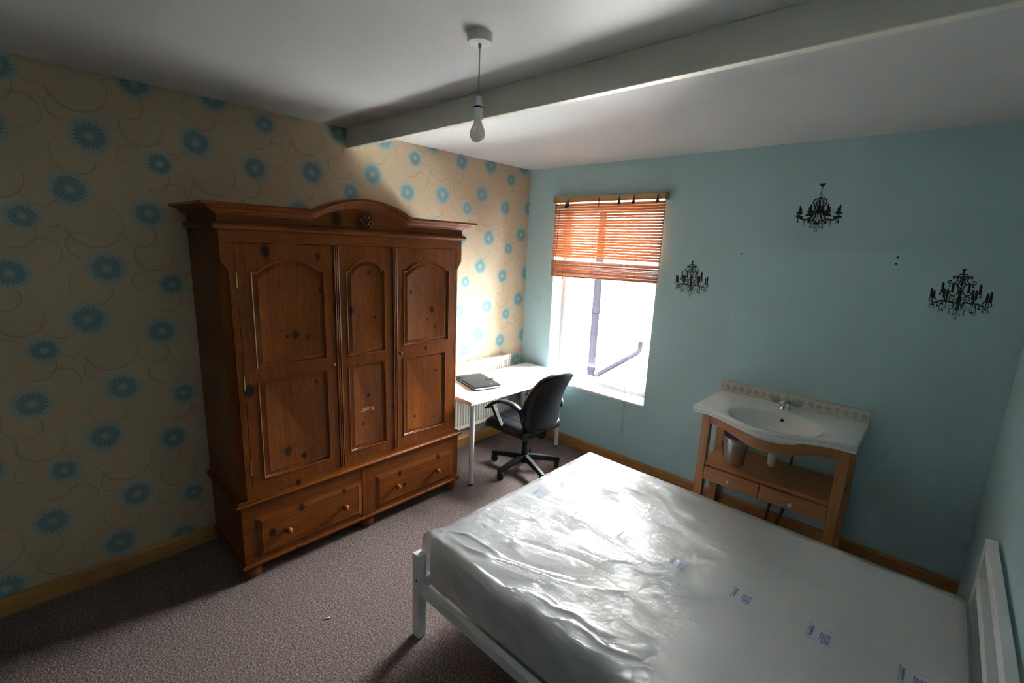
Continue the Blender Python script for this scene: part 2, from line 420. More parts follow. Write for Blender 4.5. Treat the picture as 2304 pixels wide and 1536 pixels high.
def thing(name,label,cat,loc,group=None):
    o=bpy.data.objects.new(name,None); C.objects.link(o); o.location=loc; ORG[o.name]=tuple(loc); o.empty_display_size=.1
    o['label']=label; o['category']=cat
    if group: o['group']=group
    return o
def single(mb,name,mat,label,cat,loc,smooth=None,group=None):
    """one-mesh thing with its origin at loc"""
    mb.v=[(a-loc[0],b-loc[1],c-loc[2]) for a,b,c in mb.v]
    o=build(mb,name,mat,None,smooth); o.location=loc; o['label']=label; o['category']=cat
    if group: o['group']=group
    return o
def copy_part(o,parent,loc,rot=None,name=None):
    c=o.copy(); C.objects.link(c); c.parent=parent; c.location=loc
    if rot: c.rotation_euler=rot
    ORG[c.name]=ORG.get(parent.name,(0,0,0)); return c
def poly_disc(c,r,n=20): return [(c[0]+r*math.cos(2*PI*i/n),c[1]+r*math.sin(2*PI*i/n)) for i in range(n)]
def catmull(pts,n=6):
    P=[Vector(p) for p in pts]; out=[]
    for i in range(len(P)-1):
        p0=P[max(i-1,0)];p1=P[i];p2=P[i+1];p3=P[min(i+2,len(P)-1)]
        for k in range(n):
            t=k/n
            out.append(.5*((2*p1)+(p2-p0)*t+(2*p0-5*p1+4*p2-p3)*t*t+(3*p1-p0-3*p2+p3)*t**3))
    out.append(P[-1]); return out

# ------------------------------------------------------------------ room shell
RX, RZ, RY = 3.442, 2.60, -6.2
build(MB().box(-.16,RX+.16,RY-.16,.32,-.16,0),'floor','carpet',kind='structure')
build(MB().box(-.16,RX+.16,RY-.16,.32,RZ,RZ+.16),'ceiling','ceil',kind='structure')
build(MB().box(-.16,0,RY-.16,.32,0,RZ),'wall_left','wallpaper',kind='structure')
build(MB().box(RX,RX+.16,RY-.16,.32,0,RZ),'wall_right','blue2',kind='structure')
build(MB().box(0,RX,RY-.16,RY,0,RZ),'wall_front','frontwall',kind='structure')  # unseen wall behind the camera, coloured dark to soak up bounced light
WX0,WX1,WZ0,WZ1 = .345,1.400,.605,2.285
build(MB().box(0,WX0,0,.30,0,RZ).box(WX1,RX,0,.30,0,RZ).box(WX0,WX1,0,.30,0,WZ0-.02).box(WX0,WX1,0,.30,WZ1,RZ),'wall_back','blue',kind='structure')
def skirting(prof_axis,a0,a1,name,mat):
    pr=[(0,0),(.016,0),(.016,.082),(.010,.094),(.004,.097),(0,.097)]
    if prof_axis=='y': mb=MB().prism([(d,z) for d,z in pr],'y',a0,a1)          # along the left wall
    else: mb=MB().prism([(-d,z) for d,z in pr],'x',a0,a1)
    return build(mb,name,mat,kind='structure')
skirting('y',RY,-.016,'baseboard_left','skirty')
skirting('x',0,RX,'baseboard_back','skirt')
build(MB().box(0,RX,-1.887,-1.845,2.477,RZ,.003),'trim_1','beam',kind='structure',label='painted downstand beam crossing the ceiling')

# window
wn=thing('window_1','white framed window with bright daylight under the wooden blind','window',(.873,.18,WZ0)); wn['kind']='structure'; del wn['category']
fy0,fy1=.17,.235
mb=MB().box(WX0,WX0+.035,fy0,fy1,WZ0,WZ1,.004).box(WX1-.035,WX1,fy0,fy1,WZ0,WZ1,.004).box(WX0+.035,WX1-.035,fy0,fy1,WZ0,WZ0+.035,.004).box(WX0+.035,WX1-.035,fy0,fy1,WZ1-.035,WZ1,.004)
build(mb,'window_frame','upvc',wn)
mb=MB()
x0,x1,z0,z1=WX0+.035,WX1-.035,WZ0+.035,WZ1-.035
mb.box(x0,x0+.032,fy0-.012,fy1-.01,z0,z1,.004).box(x1-.032,x1,fy0-.012,fy1-.01,z0,z1,.004).box(x0+.032,x1-.032,fy0-.012,fy1-.01,z0,z0+.032,.004).box(x0+.032,x1-.032,fy0-.012,fy1-.01,z1-.032,z1,.004)
sash=build(mb,'sash','upvc',wn)
build(MB().box(x0+.028,x1-.028,.20,.204,z0+.028,z1-.028),'pane','glass',sash)
build(MB().box(WX0,WX1,-.012,fy0,WZ0-.02,WZ0,.004),'window_sill','upvc',wn)
for a,b in ((WX0,WX0+.004),(WX1-.004,WX1)): build(MB().box(a,b,.0,fy0,WZ0,WZ1),'reveal_glare_lining','upvc',wn)  # added white strips paint the reveal as burnt out by daylight

# ------------------------------------------------------------------ outside
gz=-2.9
single(MB().box(-14,14,6.6,30,gz-.2,gz-.01),'added_dark_ground','dark_ground','dark garden ground added beyond the yard to cut bounced light','garden',(0,14,gz-.2))  # dark ground added so less sunlight reflects up to the ceiling
single(MB().box(-14,14,.32,6.6,gz-.2,gz),'paved_yard','paving','pale concrete yard seen below through the window','yard',(0,8,gz-.2))
nh=thing('brick_house','neighbouring brick house with a drainpipe at its corner, outside the window','house',(-5.5,7,gz))
build(MB().box(-11,-2.36,5.0,9.5,gz,3.4),'wall','brick',nh)
build(MB().prism([(4.8,3.4),(9.7,3.4),(7.25,5.0)],'x',-11.2,-2.2),'roof','slate',nh)
fh=thing('rendered_house','pale house far beyond the yard, seen at the right of the window','house',(1.5,15,gz))
build(MB().box(-2.2,9,13,18,gz,2.2),'wall','render_',fh)
build(MB().prism([(12.7,2.2),(18.3,2.2),(15.5,4.0)],'x',-2.5,9.3),'roof','slate',fh)
wb=build(MB().box(1.0,2.0,12.93,13.0,-1.6,-.4,.01),'window','upvc',fh)
dp=thing('drainpipe','dark grey drainpipe running down the corner of the brick house','drainpipe',(-2.27,4.94,gz))
build(MB().lathe([(.080,0),(.080,6.2)],(-2.27,4.89,gz),14),'pipe','pipe',dp,40)
for zc in (-1.15,-.72,.55): build(MB().lathe([(.083,0),(.095,.01),(.095,.09),(.083,.10)],(-2.27,4.89,zc),14),'collar','pipe',dp,40)
build(MB().tube([(-2.27,4.89,-.95),(-2.26,5.15,-.86),(-2.27,6.9,-.62),(-2.27,7.05,-.55),(-2.27,7.06,-.35)],.055,10),'branch_pipe','pipe',dp,40)
build(MB().box(-2.36,-2.23,4.93,4.95,-.60,-.57),'bracket','pipe',dp)

# ------------------------------------------------------------------ ceiling lamp
lx,ly=1.767,-2.311
lp=thing('pendant_lamp','bare opal bulb hanging on a flex from a round ceiling rose','lamp',(lx,ly,RZ))
build(MB().lathe([(.0,0),(.046,0),(.046,-.006),(.044,-.024),(.040,-.028),(.006,-.030),(0,-.030)],(lx,ly,RZ),32,close=False),'ceiling_rose','whitep',lp,40)
build(MB().lathe([(.006,0),(.006,-.012),(.003,-.016)],(lx,ly,2.571),12),'cord_grip','flex',lp,40)
build(MB().lathe([(.0028,0),(.0028,.172)],(lx,ly,2.398),8),'flex','flex',lp,60)
build(MB().lathe([(.004,.0),(.011,-.004),(.015,-.034),(.0145,-.036)],(lx,ly,2.402),20),'lamp_holder_cap','whitep',lp,40)
build(MB().lathe([(.0155,0),(.0155,-.005)],(lx,ly,2.3665),20),'rubber_ring','black',lp,40)
build(MB().lathe([(.0145,0),(.0165,-.004),(.0175,-.036),(.019,-.037),(.019,-.042),(.013,-.042)],(lx,ly,2.3625),20),'lamp_holder','whitep',lp,40)
build(MB().lathe([(.0125,.004),(.0135,-.006),(.0175,-.018),(.0245,-.032),(.0285,-.046),(.0275,-.058),(.021,-.070),(.011,-.0765),(.0005,-.078)],(lx,ly,2.3225),24),'bulb','opal',lp,60)
for sg in (-1,1): build(MB().box(lx+sg*.0185-.0015,lx+sg*.0185+.0015,ly-.002,ly+.002,2.312,2.3235),'bayonet_lug','chrome',lp)

# ------------------------------------------------------------------ wardrobe
XF=.56; YL,YR=-2.845,-1.335
wd=thing('wardrobe','large antique pine triple wardrobe with arched cornice and two drawers','wardrobe',(.30,-2.09,0))
ch=.035
foot=[(YL,.03),(YL,XF-.01-ch),(YL+ch,XF-.01),(YR-ch,XF-.01),(YR,XF-.01-ch),(YR,.03)]
foot=[(x,y) for y,x in foot]
mb=MB().prism(foot,'z',.47,1.74)
mb.prism([(.03,YL),(XF-.01,YL),(XF-.01,YR),(.03,YR)],'z',1.74,1.985)
build(mb,'carcass','pv',wd)
# stop chamfer at the corners of the face frame
build(MB().box(.03,XF,YL,YR,.075,.455,.003),'drawer_base','ph',wd)
def torus_trim(z0,z1,pr,name):
    h=(z1-z0)/2; zc=(z0+z1)/2
    pts=[(pr*math.cos(a),zc+h*math.sin(a)) for a in np.linspace(-PI/2,PI/2,9)]
    mb=MB()
    # mitred path: back left -> front left -> front right -> back right
    rings=[]
    for (cx,cy,nx,ny) in ((.03,YL,0,-1),(XF,YL,1,-1),(XF,YR,1,1),(.03,YR,0,1)):
        rings.append([(cx+nx*d,cy+ny*d,z) for d,z in pts]+[(cx-nx*.01,cy-ny*.01,z1),(cx-nx*.01,cy-ny*.01,z0)])
    n=len(rings[0]); vs=[p for r in rings for p in r]; fs=[tuple(range(n)),tuple(range(3*n,4*n))]
    for i in range(3):
        for k in range(n): fs.append((i*n+k,i*n+(k+1)%n,(i+1)*n+(k+1)%n,(i+1)*n+k))
    mb.add(vs,fs); return build(mb,name,'ph',wd,35)
torus_trim(.448,.478,.024,'waist_moulding')
torus_trim(.075,.100,.014,'plinth_moulding')
torus_trim(1.902,1.936,.024,'frieze_moulding')
# face frame (stiles with long chamfer between stops)
fx0=XF-.012
build(MB().box(fx0,XF,YL+.001,YR-.001,1.842,1.903,.0015),'top_rail','ph',wd)
build(MB().box(fx0,XF,YL+ch,YR-ch,.476,.508,.0015),'bottom_rail','ph',wd)
def stile(y_in,y_out):
    sg=1 if y_out>y_in else -1
    mb=MB(); yc=y_out-sg*ch
    mb.box(fx0,XF,min(y_in,yc),max(y_in,yc),.508,1.842,.001)
    N=10; vs=[]; fs=[]
    for i in range(N+1):
        t=i/N; z=1.70+t*.06; y=yc+sg*(ch-.002)*(t*t*(3-2*t)+.08*math.sin(t*PI*2)*(1-t))
        vs+=[(fx0,y,z),(XF,y,z),(fx0,yc-sg*.004,z),(XF,yc-sg*.004,z)]
    for i in range(N):
        a=i*4;b=a+4; fs+=[(a,a+1,b+1,b),(a+1,a+3,b+3,b+1),(a,b,b+2,a+2)]
    mb.add(vs,fs); mb.box(fx0,XF,min(yc,y_out-sg*.002),max(yc,y_out-sg*.002),1.76,1.842)
    return build(mb,'corner_stile','pv',wd)
stile(-2.780,YL); stile(-1.384,YR)
# reeded strips between doors
def reeds(y0,y1):
    mb=MB(); n=3; wv=(y1-y0)/n
    pts=[(fx0,y0)]
    for k in range(n):
        for a in np.linspace(PI,0,7): pts.append((XF+.001+.006*math.sin(a), y0+wv*(k+.5)+wv*.48*math.cos(a)))
    pts.append((fx0,y1))
    return build(mb.prism(pts,'z',.508,1.842),'reeded_strip','pv',wd,50)
reeds(-2.283,-2.250); reeds(-1.900,-1.866)

def outline(y0,y1,z0,zs,za,sh,d,N=16):
    pts=[(y0+d,z0+d),(y1-d,z0+d)]
    if za is None:
        pts+=[(y1-d,zs-d)]+[(y1-d+(y0-y1+2*d)*k/(N+2),zs-d) for k in range(1,N+2)]+[(y0+d,zs-d)]
        return pts
    hw=(y1-y0)/2-sh; rise=za-zs; Rr=(hw*hw+rise*rise)/(2*rise); zc=za-Rr; ym=(y0+y1)/2
    rr=Rr-d; zz=zs-d; hx=math.sqrt(max(rr*rr-(zz-zc)**2,1e-8))
    a0=math.atan2(zz-zc,hx); a1=PI-a0
    pts+=[(y1-d,zz)]
    for k in range(N+1):
        a=a0+(a1-a0)*k/N; pts.append((ym+rr*math.cos(a),zc+rr*math.sin(a)))
    pts+=[(y0+d,zz)]
    return pts
def door_leaf(y0,y1,z0,z1,ops,parent,name):
    """frame with openings; ops: list of (y0,y1,z0,zs,za,sh)"""
    d=thing_part(name,parent)
    return d
def face_with_opening(mb,y0,y1,z0,z1,op,xf,xb):
    ol=outline(*op,0); n=len(ol)
    oy0,oy1,oz0,ozs=op[0],op[1],op[2],op[3]
    # front face pieces round the opening
    def q(a,b,c,e): mb.add([(xf,)+a,(xf,)+b,(xf,)+c,(xf,)+e],[(0,1,2,3)])
    q((y0,z0),(y1,z0),(y1,oz0),(y0,oz0)); q((y0,oz0),(oy0,oz0),(oy0,ozs),(y0,ozs)); q((oy1,oz0),(y1,oz0),(y1,ozs),(oy1,ozs))
    top=ol[2:]                       # from right shoulder over the arch to left shoulder
    q((oy1,ozs),(y1,ozs),(y1,z1),(oy1,z1)); q((y0,ozs),(oy0,ozs),(oy0,z1),(y0,z1))
    for k in range(len(top)-1):
        a,b=top[k],top[k+1]
        if abs(a[0]-b[0])<1e-7: continue
        q(a,b,(b[0],z1),(a[0],z1))
    for k in range(n):               # inner edge
        a,b=ol[k],ol[(k+1)%n]; mb.add([(xf,)+a,(xf,)+b,(xb,)+b,(xb,)+a],[(0,1,2,3)])
def panel_mesh(op,xf):
    rings=[(0.0,xf+.003),(.004,xf+.004),(.008,xf+.001),(.013,xf-.010),(.016,xf-.011),(.034,xf-.003),(.037,xf-.004)]
    vs=[];fs=[];n=None
    for d,x in rings:
        ol=outline(*op,d); n=len(ol); vs+=[(x,)+p for p in ol]
    for r in range(len(rings)-1):
        for k in range(n): fs.append((r*n+k,r*n+(k+1)%n,(r+1)*n+(k+1)%n,(r+1)*n+k))
    fs.append(tuple((len(rings)-1)*n+k for k in range(n)))
    return MB().add(vs,fs)
def make_door(name,y0,y1,z0,z1,up,low,zmid):
    mb=MB(); xb=XF-.02
    face_with_opening(mb,y0,y1,z0,zmid,low,XF,xb); face_with_opening(mb,y0,y1,zmid,z1,up,XF,xb)
    mb.add([(XF,y0,z0),(XF,y1,z0),(XF,y1,z1),(XF,y0,z1),(xb,y0,z0),(xb,y1,z0),(xb,y1,z1),(xb,y0,z1)],[(0,1,5,4),(1,2,6,5),(2,3,7,6),(3,0,4,7)])
    me_o=build(mb,name,'pv',wd)
    build(panel_mesh(up,XF),'upper_panel','pv',me_o,50); build(panel_mesh(low,XF),'lower_panel','pv',me_o,50)
    return me_o
zd0,zd1=.510,1.839
d1=make_door('door',-2.777,-2.285,zd0,zd1,(-2.718,-2.339,1.195,1.703,1.764,.035),(-2.718,-2.339,.572,1.134,None,0),1.165)
d2=make_door('centre_panel',-2.249,-1.901,zd0,zd1,(-2.212,-1.955,1.190,1.703,1.764,.022),(-2.212,-1.955,.572,1.133,None,0),1.162)
d3=make_door('door',-1.865,-1.386,zd0,zd1,(-1.823,-1.444,1.203,1.701,1.760,.035),(-1.826,-1.468,.570,1.124,None,0),1.162)
KN=[(.004,0),(.0045,.006),(.010,.010),(.0125,.017),(.0105,.024),(.004,.027),(.0003,.0275)]
def knob(y,z,parent,sc=1.0,mat='pk'):
    return build(MB().lathe([(r*sc,h*sc) for r,h in KN],(XF,y,z),16,'x'),'knob',mat,parent,50)
knob(-2.311,1.161,d1,1.0); knob(-1.855,1.164,d3,1.0)
for z in (1.66,1.13,.66): build(MB().box(XF-.004,XF+.0025,-2.7815,-2.7765,z-.04,z+.04),'hinge','brass',d1)
for z in (1.66,1.13,.72): build(MB().box(XF-.004,XF+.0025,-1.3865,-1.3815,z-.04,z+.04),'hinge','brass',d3)
sc_=MB()
for a,b in (((-2.12,.828),(-2.075,.842)),((-2.075,.842),(-2.05,.838)),((-2.06,.835),(-2.045,.815)),((-2.14,.822),(-2.10,.826))):
    sc_.box(XF-.0042,XF-.0036,min(a[0],b[0]),max(a[0],b[0]),min(a[1],b[1])-.0015,max(a[1],b[1])-.004+.004)
build(sc_,'scratch','scuff',d2)
# drawers: raised fielded fronts
def drawer(y0,y1,z0,z1,ks):
    rings=[(0,XF-.001),(0,XF+.001),(.028,XF+.010),(.030,XF+.009)]
    vs=[];fs=[]
    for d,x in rings: vs+=[(x,y0+d,z0+d),(x,y1-d,z0+d),(x,y1-d,z1-d),(x,y0+d,z1-d)]
    for r in range(3):
        for k in range(4): fs.append((r*4+k,r*4+(k+1)%4,(r+1)*4+(k+1)%4,(r+1)*4+k))
    fs.append((12,13,14,15)); 
    o=build(MB().add(vs,fs),'drawer','ph',wd)
    for ky in ks: build(MB().lathe([(r*1.55,h*1.55) for r,h in KN],(XF+.008,ky,.232),18,'x'),'knob','pk',o,50)
drawer(-2.775,-2.145,.118,.362,(-2.617,-2.272)); drawer(-2.045,-1.392,.118,.355,(-1.891,-1.551))
build(MB().box(XF,XF+.004,-2.140,-2.050,.104,.444,.001),'centre_stile','pv',wd)
# frieze with arch, cornice following it
AY0,AY1,AYM=-2.40,-1.80,-2.10
def topz(y,base,rise):
    if y<=AY0 or y>=AY1: return base
    t=(y-AY0)/(AY1-AY0); e=min(t,1-t)/.10; e=1 if e>1 else e*e*(3-2*e)
    return base+rise*(math.sin(PI*t)**.85)*(.35+.65*e if e<1 else 1)
ys=[YL]+list(np.linspace(AY0,AY1,31))+[YR]
poly=[(YL,1.93)]+[(YR,1.93)]+[(y,topz(y,1.995,.080)) for y in reversed(ys)]
mb=MB().prism(poly,'x',XF-.022,XF)
build(mb,'frieze','ph',wd)
CP=[(0,0),(.006,.0),(.010,.006),(.022,.009),(.026,.014),(.030,.015),(.034,.022),(.046,.027),(.052,.033),(.070,.036),(.074,.040),(.074,.052),(-.02,.052)]
path=[('s',.03,YL)]+[('c',XF,YL)]+[('f',XF,y) for y in np.linspace(AY0-.02,AY1+.02,37)]+[('c2',XF,YR)]+[('s2',.03,YR)]
vs=[];fs=[];n=len(CP)
for tag_,px,py in path:
    for d,h in CP:
        if tag_=='s': vs.append((px,py-d,1.972+h))
        elif tag_=='c': vs.append((px+d,py-d,1.972+h))
        elif tag_=='f': vs.append((px+d,py,topz(py,1.972,.080)+h))
        elif tag_=='c2': vs.append((px+d,py+d,1.972+h))
        else: vs.append((px,py+d,1.972+h))
m_=len(path)
for i in range(m_-1):
    for k in range(n): fs.append((i*n+k,i*n+(k+1)%n,(i+1)*n+(k+1)%n,(i+1)*n+k))
fs+= [tuple(range(n)),tuple((m_-1)*n+k for k in range(n))]
build(MB().add(vs,fs),'cornice','ph',wd,28)
build(MB().box(.03,XF-.02,YL,YR,1.985,2.0),'top_board','ph',wd)
rs=MB().lathe([(.050,0),(.050,.008),(.046,.010),(.043,.006),(.004,.006)],(XF,-2.084,1.990),32,'x')
for k in range(8):
    a=2*PI*k/8; rs.sphere((XF+.006,-2.084+.027*math.cos(a),1.990+.027*math.sin(a)),(.007,.010,.010),10,6)
rs.sphere((XF+.006,-2.084,1.990),(.008,.010,.010),10,6)
build(rs,'rosette','pd',wd,50)
for fx_,fy_ in ((XF-.045,YL+.05),(XF-.045,-2.09),(XF-.045,YR-.05),(.08,YL+.05),(.08,YR-.05)):
    build(MB().lathe([(.026,0),(.044,.014),(.050,.034),(.044,.056),(.030,.066),(.036,.076)],(fx_,fy_,0),20),'foot','ph',wd,50)

# ------------------------------------------------------------------ desk
dk=thing('desk','white rectangular desk top on silver tube legs in the corner','desk',(.365,-.655,0))
DX0,DX1,DY0,DY1,DT=.098,.655,-1.292,-.035,.722
build(MB().box(DX0,DX1,DY0,DY1,DT-.032,DT,.002),'desk_top','white',dk)
for lx_,ly_ in ((.595,-1.222),(.595,-.115),(.150,-1.222),(.150,-.115)):
    lg=build(MB().lathe([(.020,.012),(.0195,DT-.032)],(lx_,ly_,0),20),'leg','greym',dk,50)
    build(MB().lathe([(.019,0),(.021,.003),(.021,.013)],(lx_,ly_,0),20),'foot','blackf',lg,50)
# folder
FR=Matrix.Rotation(math.radians(-16),4,'Z'); FO=Vector((.330,-.928,DT))
fd=thing('document_folder','black zip document folder lying on the white desk','folder',tuple(FO))
def ft(p): q=FR@Vector(p); return (q.x+FO.x,q.y+FO.y,q.z+FO.z)
def rr_poly(x0,x1,y0,y1,r,n=5):
    out=[]
    for cx,cy,a0 in ((x1-r,y1-r,0),(x0+r,y1-r,90),(x0+r,y0+r,180),(x1-r,y0+r,270)):
        for k in range(n+1):
            a=math.radians(a0+90*k/n); out.append((cx+r*math.cos(a),cy+r*math.sin(a)))
    return out
HX,HY=.186,.124
build(MB().prism(rr_poly(-HX,HX,-HY,HY,.02),'z',.001,.006).map(ft),'back_cover','folder',fd)
build(MB().prism(rr_poly(-HX+.02,HX-.006,-HY+.012,HY-.012,.008),'z',.006,.020).map(ft),'papers','paper',fd)
build(MB().rbox((-HX,-HY,.016),(HX-.002,HY,.034),.008,.012,lambda P,N: np.column_stack([P[:,0],P[:,1],P[:,2]+.006*np.cos(P[:,0]/HX*1.5)*np.cos(P[:,1]/HY*1.5)*(P[:,2]>.02)])).map(ft),'front_cover','folder',fd,50)
build(MB().box(-HX,-HX+.014,-HY+.01,HY-.01,.006,.020,.003).map(ft),'spine','folder',fd)
build(MB().prism([(.0,-.128),(.02,-.06),(.02,.06),(.0,.128),(-.004,.128),(.015,.06),(.015,-.06),(-.004,-.128)],'z',.0335,.0415).map(lambda p: ft((p[0]*1.0-.12+.0,p[1],p[2]-.004))),'seam','blackf',fd)
build(MB().box(.02,.045,.06,HY+.004,.034,.041,.002).map(ft),'strap','blackf',fd)
build(MB().lathe([(.014,0),(.014,.003)],ft((.032,.062,.038)),14),'strap_end','blackf',fd)
tw=MB()
for i,(a,h) in enumerate(((0,.008),(.009,.005),(.016,.005),(.023,.006),(.031,.005),(.038,.005),(.046,.005))): tw.box(.135+.0,.135+h,.01+a,.01+a+.0055,.0345,.0362)
build(tw.map(ft),'printed_emblem','whitep',fd)

# ------------------------------------------------------------------ radiator
ra=thing('radiator','cream ribbed panel radiator on the wallpapered wall behind the desk','radiator',(.05,-.79,.2))
RY0,RY1,RZ0,RZ1=-1.296,-.262,.205,.835
pts=[(.028,RY0)]; np_=31; pw=(RY1-RY0-.04)/np_
pts.append((.062,RY0)); 
for k in range(np_):
    a=RY0+.02+k*pw; pts+=[(.062,a+pw*.10),(.076,a+pw*.28),(.076,a+pw*.72),(.062,a+pw*.90)]
pts+=[(.062,RY1),(.028,RY1)]
build(MB().prism(pts,'z',RZ0+.045,RZ1-.055),'ribbed_panel','rad',ra)
for a,b in ((RZ0,RZ0+.045),(RZ1-.055,RZ1-.012)): build(MB().box(.028,.070,RY0,RY1,a,b,.006),'edge_rail','rad',ra)
mb=MB().box(.024,.030,RY0,RY1,RZ1-.012,RZ1,.001).box(.068,.074,RY0,RY1,RZ1-.012,RZ1,.001)
k=RY0
while k<RY1-.006: mb.box(.030,.068,k,k+.006,RZ1-.010,RZ1-.001); k+=.022
build(mb,'top_grille','rad',ra)
for yy in (RY0,RY1): build(MB().box(.022,.078,yy-.006,yy+.006,RZ0+.01,RZ1+.002,.002),'end_cover','rad',ra)
build(MB().tube([(.05,RY1+.03,0.0),(.05,RY1+.03,.23),(.05,RY1,.235)],.0075,8),'supply_pipe','whitep',ra,50)
build(MB().lathe([(.008,0),(.016,.006),(.016,.05),(.012,.058)],(.05,RY1+.03,.225),14),'valve','whitep',ra,50)

# ------------------------------------------------------------------ office chair
oc=thing('office_chair','black leather swivel office chair facing the desk','chair',(.70,-.70,0))
HB=(.70,-.70)
for k in range(5):
    a=math.radians(-163+72*k); ca,sa=math.cos(a),math.sin(a)
    pr=[(.020,-.9),(.024,.2),(.016,.9),(-.016,.9),(-.024,.2),(-.020,-.9)]
    pr=[(x/.024,y) for x,y in pr]
    P=[(HB[0]+ca*r,HB[1]+sa*r,z) for r,z in ((.02,.118),(.08,.112),(.20,.096),(.285,.084),(.310,.080))]
    lg=build(MB().tube(P,[.026,.025,.021,.019,.015],prof=pr,up=(0,0,1)),'base_leg','blackp',oc,45)
    cx,cy=HB[0]+ca*.290,HB[1]+sa*.290
    mb=MB()
    mb.lathe([(.008,.05),(.008,.085)],(cx,cy,0),8)
    b=a+1.1
    for sg in (-1,1):
        ox,oy=-math.sin(b)*.012*sg,math.cos(b)*.012*sg
        w_=MB().lathe([(.004,-.008),(.024,-.008),(.026,0),(.024,.008),(.004,.008)],(0,0,0),18,'y')
        w_.map(lambda p:(cx+ox+p[0]*math.cos(b)-p[1]*math.sin(b),cy+oy+p[0]*math.sin(b)+p[1]*math.cos(b),.026+p[2])); mb.add(w_.v,w_.f)
    hood=MB().rbox((-.026,-.022,.036),(.026,.022,.066),.012,.012); hood.map(lambda p:(cx+p[0]*math.cos(b)-p[1]*math.sin(b),cy+p[0]*math.sin(b)+p[1]*math.cos(b),p[2])); mb.add(hood.v,hood.f)
    build(mb,'caster','blackp',lg,45)
build(MB().lathe([(.030,.065),(.036,.075),(.036,.125),(.030,.135),(.030,.205),(.027,.212),(.004,.212)],(HB[0],HB[1],0),24),'base_hub','blackp',oc,45)
build(MB().lathe([(.024,.205),(.024,.36),(.03,.40)],(HB[0],HB[1],0),20),'gas_column','blackp',oc,45)
build(MB().box(HB[0]-.11,HB[0]+.16,HB[1]-.09,HB[1]+.09,.375,.405,.008),'seat_plate','blackp',oc)
CHY=-.735
def seatwarp(P,N):
    x,y,z=P[:,0].copy(),P[:,1].copy(),P[:,2].copy()
    u=(x-.69)/.25; v=(y-CHY)/.25
    z+= np.where(N[:,2]>.2, .020*(1-np.clip(np.abs(v),0,1)**3)*(1-np.clip(np.abs(u),0,1)**4)-.018*np.exp(-((x-.70)/.16)**2-((v)/.5)**2),0)
    z-= .030*np.clip((.52-x)/.08,0,1)**2
    sx=1-.10*np.clip(v*v,0,1.2); x=.72+(x-.72)*sx
    z-= np.where(N[:,2]>.5,.006*np.exp(-((u+.1)/.03)**2)+.006*np.exp(-((np.abs(v)-.55)/.05)**2),0)
    return np.column_stack([x,y,z])
build(MB().rbox((.445,CHY-.245,.395),(.935,CHY+.245,.475),.036,.014,seatwarp),'seat_cushion','blackl',oc,60)
def backwarp(P,N):
    x,y,z=P[:,0].copy(),P[:,1].copy(),P[:,2].copy()
    t=(z-.43)/.51
    v=(y-CHY)/.225
    wv=1-.16*np.clip((t-.70)/.30,0,1)**2-.13*np.clip((.20-t)/.20,0,1)**1.5
    y=CHY+(y-CHY)*wv
    z-= .045*np.abs(v)**3*np.clip((t-.6)/.4,0,1) ; z+= .04*np.abs(v)**2.2*np.clip((.3-t)/.3,0,1)
    x+= .02+.135*t**1.25-.045*np.sin(np.clip(t,0,1)*PI)-.035*np.abs(v)**2
    x+= np.where(N[:,0]<-.3,.010*np.cos(z*60)*np.clip(1-v*v,0,1)*.5,0)
    return np.column_stack([x,y,z])
build(MB().rbox((.865,CHY-.225,.43),(.935,CHY+.225,.95),.033,.015,backwarp),'backrest','blackl',oc,60)
for sg in (-1,1):
    ya=CHY+sg*.252; fp=[(-1,-.35),(-1,.2),(-.7,.45),(.7,.45),(1,.2),(1,-.35),(.6,-.5),(-.6,-.5)]
    top=catmull([(.905,ya,.575),(.88,ya,.640),(.79,ya,.675),(.69,ya,.672),(.60,ya,.640),(.53,ya,.585),(.505,ya,.570)],6)
    mb=MB().tube(top,[.020]*8+[.026]*(len(top)-14)+[.020]*6,prof=fp,up=(0,0,1))
    st=catmull([(.575,ya,.625),(.605,ya-sg*.003,.575),(.645,ya-sg*.010,.50),(.69,ya-sg*.020,.430),(.70,ya-sg*.05,.392)],5)
    mb.tube(st,[.024]+[.020]*(len(st)-1),prof=[(-.7,-.8),(.7,-.8),(.7,.8),(-.7,.8)],up=(0,1,0))
    build(mb,'armrest','blackp',oc,45)
build(MB().tube(catmull([(.80,CHY,.39),(.90,CHY,.385),(.915,CHY,.40),(.92,CHY,.46)],5),[.03]*16,prof=[(-1,-.25),(1,-.25),(1,.25),(-1,.25)],up=(0,1,0)),'back_bracket','blackp',oc,45)
sm=MB()
for ys_ in (CHY-.12,CHY+.12): sm.tube([(.53+.02*i,ys_+.004*math.sin(i),.4855+.008*math.sin(i*.4)*.5) for i in range(16)],.002,6)
# ------------------------------------------------------------------ bed
bd=thing('bed_frame','white bed frame with slatted headboard against the right wall','bed',(2.45,-1.65,0))
BY0,BY1=-2.395,-.905; BX0,BX1=1.478,3.432
for (px,py,h) in ((BX0,BY0,.448),(BX0,BY1-.046,.448),(BX1-.036,BY0,.785),(BX1-.036,BY1-.046,.785)):
    wx=.050 if px<2 else .036
    build(MB().box(px,px+wx,py,py+.046,0,h,.0025),'post','whitem',bd)
for y0 in (BY0+.006,BY1-.036): build(MB().box(BX0+.05,BX1-.036,y0,y0+.030,.245,.297,.0025),'side_rail','whitem',bd)
build(MB().box(BX0+.001,BX0+.029,BY0+.046,BY1-.046,.245,.297,.0025),'foot_rail','whitem',bd)
for z0,z1 in ((.738,.785),(.585,.630),(.43,.475),(.245,.297)): build(MB().box(BX1-.034,BX1-.002,BY0+.046,BY1-.046,z0,z1,.0025),'head_rail','whitem',bd)
for k in range(11): 
    sx=BX0+.10+k*.172; build(MB().box(sx,sx+.07,BY0+.066,BY1-.066,.270,.290),'slat','vanx',bd)
